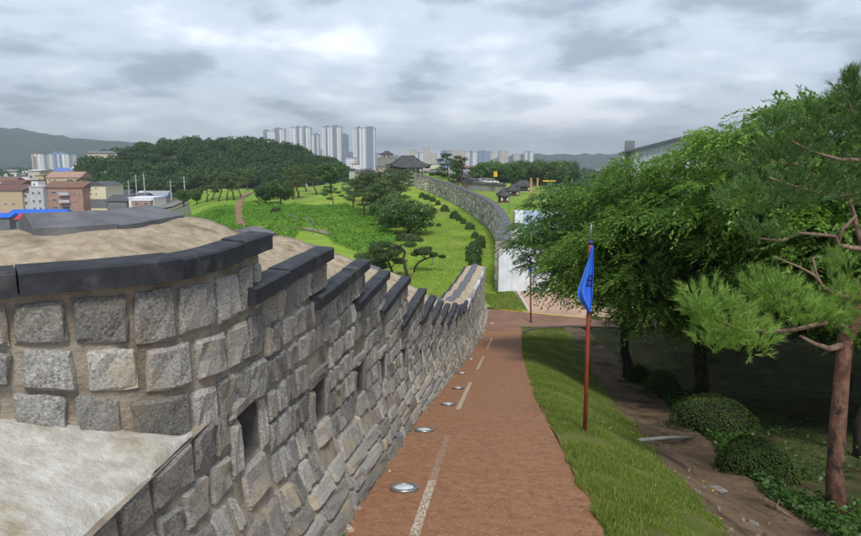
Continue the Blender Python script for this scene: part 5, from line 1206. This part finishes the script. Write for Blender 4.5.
V, F = leaf_quads(np.stack([x, y, z], -1), D, N, L, L*.8); tag(obj('ground_cover', mesh('ground_cover', V, F, M['kudzu'])), 'bright green leafy ground cover over the slope outside the wall', 'ground cover', kind='stuff')
# tall grass fringe on the lawn so it is not smooth
n = 90000; y = 38+75*r.random(n)**1.6; x = r.uniform(-14, 1, n)*1.0+wall_line(y)-.8; k = x < wall_line(y)-.7; x, y = x[k], y[k]; n = len(x)
P = np.stack([x, y, lawn_z(x, y)+.12+.10*vnoise(x*.22, y*.22)], -1); V, F = blades(P, r.uniform(.05, .13, n), np.full((n, 1), .03), r); tag(obj('grass', mesh('grass', V, F, M['lawnblade'])), 'short grass blades of the lawn outside the wall', 'grass', kind='stuff')
# footpaths of the park
def px_path(name, pts, wd, m):
    V = []; q = [hit(*p) for p in pts]
    for i, p in enumerate(q):
        d = q[min(i+1, len(q)-1)]-q[max(i-1, 0)]; d = d[:2]/np.linalg.norm(d[:2]); nn = np.array([-d[1], d[0]])
        for s in (-1, 1): a = p[:2]+nn*s*wd/2; V.append((a[0], a[1], float(G(*a))+.22))
    tag(obj(name, mesh(name, V, [(2*i, 2*i+2, 2*i+3, 2*i+1) for i in range(len(q)-1)], m)), kind='structure')
px_path('footpath', [(252, 193), (243, 197), (240, 203), (238, 210), (239, 218), (242, 226), (246, 232)], 1.3, plain('reddish_earth', (.24, .15, .10), .95)); px_path('footpath', [(246, 229), (270, 229), (300, 229.5), (318, 232), (330, 236)], 1.6, plain('trodden_earth', (.23, .19, .12), .95))
for px, py, pt, lb_ in ((296.5, 231, 217, 'short grey lamp post in the ground cover, left one'), (313, 236, 220, 'short grey lamp post in the ground cover, right one'), (231, 183, 169, 'thin lamp post by the wood, left of the pair'), (276, 184, 169, 'thin lamp post with curved arm by the wood')):
    p = hit(px, py); h = at(px, pt, depth(p))[2]-p[2]; t = thing('park_lamp', lb_, 'lamp post', p); MB().tube([(0, 0, 0), (0, 0, h)], [.07, .05], 6).build('pole', M['greybox'], t)
    mb = MB(); mb.tube([(0, 0, h), (-.4, 0, h+.25), (-.9, 0, h+.25)], [.05, .04, .05], 6); mb.box((-.95, 0, h+.22), (.5, .22, .12)); mb.build('lamp_head', M['greybox'], t)
# walker in the park
p = hit(306.5, 190); t = thing('person', 'tiny walker in a white top in the park under the pines', 'person', p)
bmv = [(0, 0, .95), (0, 0, 1.2), (0, 0, 1.42), (0, 0, 1.52), (0, 0, 1.66), (.2, 0, 1.38), (.26, .02, 1.1), (.24, -.12, .88), (-.2, 0, 1.38), (-.26, -.02, 1.1), (-.24, .1, .88), (.1, -.02, .9), (.11, -.14, .5), (.11, -.10, .05), (-.1, .02, .9), (-.11, .12, .5), (-.11, .22, .06), (.11, -.26, .03), (-.11, .08, .03)]
bme = [(0, 1), (1, 2), (2, 3), (3, 4), (2, 5), (5, 6), (6, 7), (2, 8), (8, 9), (9, 10), (0, 11), (11, 12), (12, 13), (0, 14), (14, 15), (15, 16), (13, 17), (16, 18)]
pm_ = bpy.data.meshes.new('body'); pm_.from_pydata(bmv, bme, []); pm_.materials.append(plain('light_clothing', (.66, .64, .62), .8)); po = obj('body', pm_, t); po.modifiers.new('skin', 'SKIN'); po.modifiers.new('smooth', 'SUBSURF').levels = 1
rad = [.15, .15, .16, .065, .10, .075, .06, .045, .075, .06, .045, .10, .075, .05, .10, .075, .05, .045, .045]
for i, v in enumerate(pm_.skin_vertices[0].data): v.radius = (rad[i], rad[i]); v.use_root = i == 0
# wooded hill
Ps = []; r = np.random.default_rng(41); cnt = 0; protos = [clump_leaves(r, 150, (1, 1, .95), .30, .75) for _ in range(5)]
cand = [(r.uniform(-215, -8), r.uniform(238, 395)) for _ in range(1500)]; kept = []
for x, y in cand:
    g = float(G(x, y)); px, py = project(x, y, g)
    if px > 352 or px < 84 or (px > 318 and y < 300): continue
    if any((x-a)**2+(y-b)**2 < 12 for a, b in kept): continue
    bare = g < -12.3 and y < 262
    if bare and r.random() < .5: continue
    kept.append((x, y)); hh_ = r.uniform(5.5, 9.0)*(.75 if px > 300 else 1); R_ = r.uniform(2.6, 4.4)
    for q in range(3 if y < 350 else 2):
        P, D, N, L, W = protos[r.integers(5)]; off = r.normal(0, .45, 3)*[R_, R_, 1.2]; Ps.append(leaf_quads(P*[R_*.75, R_*.75, hh_*.36]+[x, y, g+hh_*.62]+off, D, N, L*R_*.95, W*R_*1.05))
V = np.concatenate([p[0] for p in Ps]); tag(obj('wooded_hill_trees', mesh('wooded_hill_trees', V, np.arange(len(V)).reshape(-1, 4), M['forest'])), 'dense dark green wood covering the hill beyond the park', 'wood', kind='stuff')
# far treelines between the town and the horizon
Ps = []
for k in range(420):
    px = r.uniform(-40, 900); Z = r.uniform(330, 800) if px > 380 else r.uniform(420, 900)
    p = at(px, 168, Z); x, y = p[0], p[1]; g = -14; R_ = r.uniform(4, 8); hh_ = r.uniform(6, 12)
    P, D, N, L, W = protos[r.integers(5)]; Ps.append(leaf_quads(P*[R_, R_, hh_*.5]+[x, y, g+hh_*.5], D, N, L*R_, W*R_))
V = np.concatenate([p[0] for p in Ps]); tag(obj('distant_treeline', mesh('distant_treeline', V, np.arange(len(V)).reshape(-1, 4), M['forest'])), 'distant tree belts between the town buildings', 'wood', kind='stuff')

# ------------------------------------------------------------------ the town
WINME = {}
def window_me(w, h, bal=False):
    k = (round(w, 2), round(h, 2), bal)
    if k not in WINME:
        fr = MB(); t = .09*min(1, w); 
        for s in (-1, 1): fr.box((s*(w/2-t/2), -.05, 0), (t, .10, h)); fr.box((0, -.05, s*(h/2-t/2)), (w-2*t, .098, t))
        fr.box((0, -.045, 0), (t*.7, .08, h-2*t))
        pane = MB().box((0, -.012, 0), (w-2*t, .02, h-2*t))
        WINME[k] = (fr.me('window', M['winframe']), pane.me('pane', M['glass']))
    return WINME[k]
M['towerglass'] = plain('tower_window', (.26, .30, .36), .3); M['winframe'] = plain('window_frame', (.52, .53, .54), .6); M['brick'] = mat('pink_brick', (.36, .215, .17), (.45, .275, .22), scale=2.5, rough=.9, c3=(.30, .19, .15), s3=.5, m3=(.5, .7))
M['cream'] = plain('cream_render', (.70, .64, .44), .85, var=.06); M['tanwall'] = plain('tan_render', (.52, .40, .27), .85, var=.08); M['lgrey'] = plain('light_grey_render', (.50, .50, .51), .85)
M['dgrey'] = plain('dark_grey_render', (.17, .175, .185), .85); M['mgrey'] = plain('blue_grey_render', (.30, .32, .35), .85); M['roofbrown'] = plain('brown_roof', (.20, .11, .08), .85); M['roofred'] = plain('red_brown_roof', (.15, .078, .064), .85)
M['rooforange'] = plain('orange_roof', (.37, .23, .18), .85); M['roofgrey'] = plain('dark_roof', (.085, .09, .10), .8); M['yellowwall'] = plain('yellow_render', (.56, .45, .26), .85); M['bluetarp'] = plain('blue_tarpaulin', (.02, .13, .62), .55)
M['redtarp'] = plain('red_tarpaulin', (.45, .04, .05), .6); M['white_tower'] = plain('white_tower_render', (.78, .78, .77), .85, var=.05); M['navy_tower'] = plain('slate_blue_render', (.22, .255, .33), .8); M['beige_tower'] = plain('beige_render', (.55, .48, .40), .85); M['blue_tower'] = plain('blue_glass_panel', (.22, .31, .45), .4)
def block(name, label, x0, x1, yt, yb, Z, dep, wallm, roof='flat', roofm='roofgrey', rh=1.2, wins=(), rot=0, cat='building', group=None, over=.35, balc=()):
    a, b = at(x0, yb, Z), at(x1, yb, Z); w = b[0]-a[0]; zt = at(x0, yt, Z)[2]; c = (a+b)/2; z0 = a[2]; h = zt-z0
    t = thing(name, label, cat, (c[0], c[1], z0), rot, group)
    mb = MB(); mb.box((0, dep/2, h/2-2), (w, dep, h+4)); mb.build('wall', M[wallm], t)
    if roof == 'flat':
        mb = MB(); mb.box((0, dep/2, h+.15), (w+.3, dep+.3, .3)); mb.build('roof', M[roofm], t)
    elif roof == 'gable':      # ridge along x
        o = over; V = [(-w/2-o, -o, h), (w/2+o, -o, h), (w/2+o, dep/2, h+rh), (-w/2-o, dep/2, h+rh), (-w/2-o, dep+o, h), (w/2+o, dep+o, h)]; obj('roof', mesh('roof', V, [(0, 1, 2, 3), (3, 2, 5, 4), (0, 3, 4), (1, 5, 2), (0, 4, 5, 1)], M[roofm]), t)
    elif roof == 'gable_y':
        o = over; V = [(-w/2-o, -o, h), (0, -o, h+rh), (w/2+o, -o, h), (-w/2-o, dep+o, h), (0, dep+o, h+rh), (w/2+o, dep+o, h)]; obj('roof', mesh('roof', V, [(0, 2, 1), (3, 4, 5), (0, 1, 4, 3), (1, 2, 5, 4), (0, 3, 5, 2)], M[roofm]), t)
    elif roof == 'hip':
        V, F = hip_roof(w+2*over, dep+2*over, rh, w*.4, 0, 4, .0); obj('roof', mesh('roof', V, F, M[roofm]), t, (0, dep/2, h+.2))
    s = Z/F_
    for wx, wy, ww, wh in wins:        # window centres and sizes in photo pixels
        q = at(wx, wy, Z); f_, pn = window_me(ww*s, wh*s); o = obj('window', f_, t, (q[0]-c[0], -.003, q[2]-z0)); obj('pane', pn, o)
    for wx, wy, ww, wh in balc:
        q = at(wx, wy, Z); bm = MB(); bm.box((q[0]-c[0], -.5, q[2]-z0-wh*s/2), (ww*s, 1.0, .15)); bm.box((q[0]-c[0], -.97, q[2]-z0-wh*s/2+.5), (ww*s, .06, .9)); bm.build('balcony', M['lgrey'], t)
    return t
W = lambda xs, ys, w, h: [(x, y, w, h) for x in xs for y in ys]
block('brick_apartment', 'pink brick apartment house with brown pitched roof and balconies', 45.5, 84, 187.5, 211, 200, 11, 'brick', 'gable', 'roofbrown', 1.9, W([55.5], [192.3, 200, 207.6], 5.2, 2.4)+W([66.5], [193, 200.5, 208], 8, 3.6)+W([49], [192.3, 200], 2, 2.2)+W([76], [194, 202], 2.2, 2.4), balc=W([66.5], [193, 200.5], 10, 4))
block('rendered_house', 'narrow light grey rendered house left of the brick apartment', 31, 45, 187, 211, 198, 9, 'lgrey', 'flat', 'lgrey', 1, W([35, 41], [193, 201, 208.5], 2.4, 2.6)); 
block('roof_room', 'white stair room on top of the narrow grey house', 31.5, 38, 181, 187, 200, 4, 'whitepaint', 'flat', 'roofgrey', 1, W([34.5], [184.3], 2, 2))
t = block('cream_house', 'cream rendered house with dark gable roof and dark ground floor', 84.2, 107, 185.3, 208, 204, 12, 'cream', 'gable_y', 'roofgrey', 1.2, W([91.5], [187.3, 190.0, 193.8], 2.6, 1.8)+W([97.5], [188, 194], 1.4, 1.4))
p0, p1 = at(84.2, 199, 204), at(107, 208, 204); mb = MB(); mb.box((0, -.03, (p0[2]-p1[2])/2), (p1[0]-p0[0]+.04, .10, p0[2]-p1[2])); mb.build('ground_floor_cladding', M['dgrey'], t)
mb = MB(); cx_ = at(86, 200, 204)[0]-(at(84.2, 0, 204)[0]+at(107, 0, 204)[0])/2; mb.box((cx_, -.08, (p0[2]-p1[2])*.5), (.12, .12, 8)); mb.build('drain_pipe', M['greybox'], t)
block('tan_warehouse', 'long tan rendered building with red brown roof at left border', -30, 23.5, 190.5, 207.5, 205, 14, 'tanwall', 'gable', 'roofred', 1.8, W([-10, -2, 6, 14], [203.8], 3, 1.6)); block('side_house', 'small grey house with stair between tan building and grey house', 23.6, 31, 191.5, 210, 206, 8, 'lgrey', 'gable', 'roofgrey', 1.0, W([27], [196, 203], 2.6, 3))
block('grey_apartment_block', 'long blue grey apartment block in front of the wooded hill', 92, 129, 174.5, 196, 290, 14, 'mgrey', 'hip', 'mgrey', 1.6, W([95, 99.5, 104, 113.5, 118, 122.5, 126.5], [178, 182, 186, 190], 2.0, 1.6)+W([109], [176.5, 180, 184, 188], 2.6, 2))
block('yellow_terrace', 'yellow rendered row with orange roof behind the brick apartment', 47, 81, 177.5, 186, 262, 9, 'yellowwall', 'gable', 'rooforange', 2.4, W([50.5, 55.5, 72, 77], [180], 2.6, 1.6)); block('blue_roof_hall', 'low hall with a bright blue roof behind the yellow row', 54, 78, 171.3, 176, 380, 12, 'white_tower', 'gable', 'midblue', 2.2, W([58, 63, 68, 73], [173.5], 2.4, 1.2))
block('white_house', 'low white house with brick front behind the ridge slabs', 129, 154, 198.2, 207, 192, 9, 'whitepaint', 'flat', 'white', .6, W([133, 149.5], [203], 2.6, 2.6)); q = at(141.5, 203.5, 191.9); mb = MB(); 
t = block('brick_shop', 'small brick fronted shop attached to the white house', 132, 151, 200.8, 207, 190.5, 1.2, 'brick', 'flat', 'white', .3, W([137, 146], [203.6], 4, 2.6)); block('dark_roof_house', 'low house with dark pitched roof right of the cream house', 107.5, 127, 201, 208, 200, 9, 'dgrey', 'gable', 'roofgrey', 1.8, W([112, 118, 123], [204.5], 2.6, 1.8))
block('dark_roof_house', 'second dark roofed house behind the low white house', 111, 128, 194.5, 201, 232, 9, 'lgrey', 'gable', 'roofgrey', 1.6, W([115, 121], [197.5], 2.4, 1.6))
block('blue_roof_shed', 'long low shed roofed with bright blue tarpaulin', 9, 63, 214.5, 219, 150, 5, 'dgrey', 'gable', 'bluetarp', 1.1, W([16, 30, 44, 56], [217.5], 3, 1.6)); block('blue_roof_shed', 'short blue tarpaulin shed at the left border in front', -14, 9, 217.5, 221, 142, 4, 'dgrey', 'gable', 'bluetarp', .9); block('red_roof_shed', 'low shed with red tarpaulin roof in front of the blue shed', 16, 62, 219.5, 224, 136, 4, 'dgrey', 'gable', 'redtarp', 1.1); block('orange_stall', 'small orange roofed stall left of the blue shed', -3, 7, 213.5, 218, 156, 4, 'lgrey', 'gable', 'rooforange', .8)
block('tree_shade_house', 'small brown house behind the tan warehouse', 2, 22, 184, 190, 240, 8, 'tanwall', 'gable', 'roofred', 1.5, W([6, 12, 18], [187.5], 2, 1.5)); block('brown_house', 'brown roofed terrace at the far left of the town', -20, 14, 181.5, 187, 270, 9, 'lgrey', 'gable', 'roofbrown', 1.8, W([-6, 1, 8], [184.5], 2.2, 1.6)); block('brown_house', 'small tan house with flat roof behind the narrow grey house', 36, 44, 176, 183, 265, 7, 'yellowwall', 'flat', 'roofbrown', 1, W([40], [179.5], 2.4, 2))
# hazy small houses further out
rr = random.Random(9); wm = ['whitepaint', 'lgrey', 'tanwall', 'beige_tower', 'cream', 'mgrey']; rm = ['roofgrey', 'roofgrey', 'roofbrown', 'mgrey', 'lgrey', 'dgrey', 'lgrey', 'roofred', 'midblue']; hs = []
for k in range(95):
    if 64 < k < 72: continue
    Z = rr.choice([310, 350, 400, 460, 540, 640]); px = rr.uniform(-30, 132) if k < 60 else (rr.uniform(130, 158) if k < 72 else rr.uniform(335, 560)); 
    if k >= 72: Z = rr.uniform(420, 800)
    if k >= 60 and k < 72: Z = rr.uniform(215, 235)
    p = at(px, 180, Z); hh = rr.uniform(4, 8) if k < 60 else rr.uniform(2.5, 3.5) if k < 72 else rr.uniform(8, 15); w = rr.uniform(7, 14); g = float(G(p[0], p[1])); t = thing('town_house', ('small hazy house in the low town at left' if k < 60 else 'low house at the foot of the wooded hill' if k < 72 else 'low town building behind the tree belt'), 'house', (p[0], p[1], g), rr.uniform(-.3, .3), 'small houses of the distant town' if k < 60 else 'low houses below the wooded hill' if k < 72 else 'town buildings behind the tree belt')
    mb = MB(); mb.box((0, 0, hh/2-1), (w, 8, hh+2)); mb.build('wall', M[rr.choice(wm)], t); rh = rr.uniform(.6, 2); o = .4
    V = [(-w/2-o, -4-o, hh), (w/2+o, -4-o, hh), (w/2+o, 0, hh+rh), (-w/2-o, 0, hh+rh), (-w/2-o, 4+o, hh), (w/2+o, 4+o, hh)]; obj('roof', mesh('roof', V, [(0, 1, 2, 3), (3, 2, 5, 4), (0, 3, 4), (1, 5, 2), (0, 4, 5, 1)], M[rr.choice(rm)]), t)
    f_, pn = window_me(1.6, 1.3)
    for q in range(int(w//3.5)):
        o2 = obj('window', f_, t, (-w/2+1.8+q*3.2, -4.003, hh*.62)); obj('pane', pn, o2)
# apartment towers
def tower(label, x0, x1, yt, Z, dep, base, stripes, floors, crown=True, rot=0.0, group=None, navy='navy_tower', yb=172, cat='apartment tower'):
    a, b = at(x0, yb, Z), at(x1, yb, Z); w = b[0]-a[0]; c = (a+b)/2; z0 = -14.; zt = at(x0, yt, Z)[2]; h = zt-z0; t = thing('apartment_tower', label, cat, (c[0], c[1], z0), rot, group)
    mb = MB(); mb.box((0, dep/2, h/2), (w, dep, h)); mb.build('wall', M[base], t)
    for u0, u1, hk in stripes: mb = MB(); mb.box((w*((u0+u1)/2-.5), -.25, h*hk/2+.6), (w*(u1-u0), .6, h*hk+1.2)); mb.build('facade_stripe', M[navy], t)
    gm = MB(); fl = h/floors; nc = max(3, int(w/4.2))
    for f in range(floors):
        for j in range(nc):
            u = (j+.5)/nc; gm.box((w*(u-.5), -.06 if not any(s[0] < u < s[1] for s in stripes) else -.58, (f+.55)*fl), (w/nc*.6, .1, fl*.45))
        gm.box((w/2+.03, dep*.35, (f+.55)*fl), (.1, dep*.3, fl*.45))
    tag(gm.build('window_grid', M['towerglass'], t), kind='stuff')
    if crown:
        for u0, u1, hk in (stripes or [(.3, .6, 1)]): mb = MB(); mb.box((w*((u0+u1)/2-.5), dep*.4, h+1.2), (w*(u1-u0)*.9, dep*.5, 2.6)); mb.build('roof_house', M[navy], t)
    mb = MB(); mb.box((0, dep/2, h+.3), (w+.5, dep+.5, .6)); mb.build('roof_parapet', M[navy], t); return t
tower('white tower with slate blue top, first behind the wooded hill', 265, 276, 131.5, 980, 20, 'white_tower', [(.0, .3, 1)], 24); tower('slim slate blue tower joined to the first white one', 274.5, 285, 129.5, 990, 20, 'white_tower', [(.15, .62, 1)], 25)
tower('broad white tower with slate top, second from left', 292, 311, 128, 900, 24, 'white_tower', [(.30, .42, 1), (.64, .78, 1)], 25, rot=.05); tower('lower white tower attached to the second one', 311, 319, 135, 915, 18, 'white_tower', [(.55, .8, 1)], 22)
tower('white tower with two slate stripes, third from left', 323, 341.5, 127.5, 860, 22, 'white_tower', [(.18, .30, 1.0), (.58, .80, 1.01)], 25); tower('narrow slate tower at the right side of the third one', 341.5, 347.5, 135.5, 875, 18, 'blue_tower', [(.2, .8, 1)], 22)
tower('white tower with slate right half, fourth from left', 353.5, 375, 128.5, 850, 24, 'white_tower', [(.18, .30, .98), (.62, .92, 1.0)], 25); tower('low pale slab between the third and fourth towers', 346, 355, 158, 700, 16, 'white_tower', [], 8, False); tower('low pale building right of the fourth tower', 375, 380, 153.5, 760, 14, 'blue_tower', [], 9, False)
far = [(409, 416, 149.5, 'beige_tower', 'pale beige block just right of the pavilion roof'), (416, 423, 153, 'white_tower', 'lower pale block beside the beige one'), (423, 430, 147.5, 'beige_tower', 'beige block with the tallest peak right of the pavilion'), (430, 437, 153.5, 'beige_tower', 'lower beige block right of the peaked one'), (441, 450, 151, 'blue_tower', 'blue glazed block behind the tall thin pine'), (451, 466, 150.5, 'beige_tower', 'wide beige block behind the spreading pine'), (466, 477, 152, 'white_tower', 'pale block left of the blue and white slab'),
       (478, 490.5, 151.5, 'blue_tower', 'blue and white apartment slab in the distance'), (490.5, 494.5, 153, 'cream', 'narrow cream block at the right of the blue slab'), (499, 508, 151, 'beige_tower', 'beige block alone above the tree belt'), (513, 520, 154.5, 'beige_tower', 'small stepped beige block right of the lone one'), (524.5, 533, 152, 'white_tower', 'white block at the right end of the skyline'), (399, 408, 156, 'mgrey', 'grey low block behind the pavilion roof')]
for x0, x1, yt, m_, lb_ in far: tower(lb_, x0, x1, yt, 1150 if x1 < 500 else 1300, 20, m_, [(.3, .55, 1.0)] if m_ != 'beige_tower' else [(.38, .5, 1.0)], 13, True, 0, None, 'navy_tower' if m_ in ('blue_tower', 'white_tower') else 'lgrey')
tower('white and red apartment tower in the low town, left one', 33, 44, 154, 640, 14, 'white_tower', [(.12, .40, .86)], 13, False, navy='rooforange'); tower('white and blue apartment tower in the low town, right one', 50.5, 69, 154, 650, 16, 'white_tower', [(.22, .38, 1), (.52, .66, 1)], 13, True, navy='blue_tower'); tower('white slab just left of the wooded hill', 86, 91, 163, 700, 12, 'white_tower', [], 8, False); tower('white building peeking over the left shoulder of the wooded hill', 121, 137, 149.5, 900, 16, 'white_tower', [(.3, .6, 1)], 12, False, navy='blue_tower')
tower('long low white building on the horizon right of the skyline', 547, 562, 163, 900, 20, 'white_tower', [], 5, False)
# utility poles
for k, (px, py, pt) in enumerate(((130, 206, 180), (137.5, 204, 174.5), (145.5, 203, 173), (171.5, 202, 180), (185, 196, 176))):
    Z = 215; p = at(px, py, Z); p[2] = G(p[0], p[1]); h = at(px, pt, Z)[2]-p[2]; t = thing('utility_pole', ['utility pole left of the white house', 'utility pole behind the white house, double crossarm', 'tallest utility pole before the wooded hill', 'utility pole by the grass strip', 'thin utility pole at the left of the pine grove'][k], 'pole', p)
    MB().tube([(0, 0, 0), (0, 0, h)], [.2, .13], 6).build('pole', M['kerb'], t)
    for q in range(2): mb = MB(); mb.box((0, 0, h-.8-1.1*q), (2.6, .14, .16)); mb.build('crossarm', M['greybox'], t)
# grey slope on the left lawn edge
px_path('gravel_slope', [(150, 210), (168, 206), (182, 203)], 5, plain('grey_gravel', (.20, .19, .175), .95))

# ------------------------------------------------------------------ the damp air over the valley
hz_b = MB().box((0, 3500, 130), (15000, 8000, 302)); hm = bpy.data.materials.new('damp_air'); hm.use_nodes = True; hm.node_tree.nodes.clear()
vo = hm.node_tree.nodes.new('ShaderNodeOutputMaterial'); pvn = hm.node_tree.nodes.new('ShaderNodeVolumePrincipled'); pvn.inputs['Density'].default_value = HAZE; pvn.inputs['Color'].default_value = (.88, .95, 1.0, 1); pvn.inputs['Anisotropy'].default_value = .3
hm.node_tree.links.new(pvn.outputs[0], vo.inputs['Volume']); ho = hz_b.build('haze', hm); tag(ho, kind='stuff')
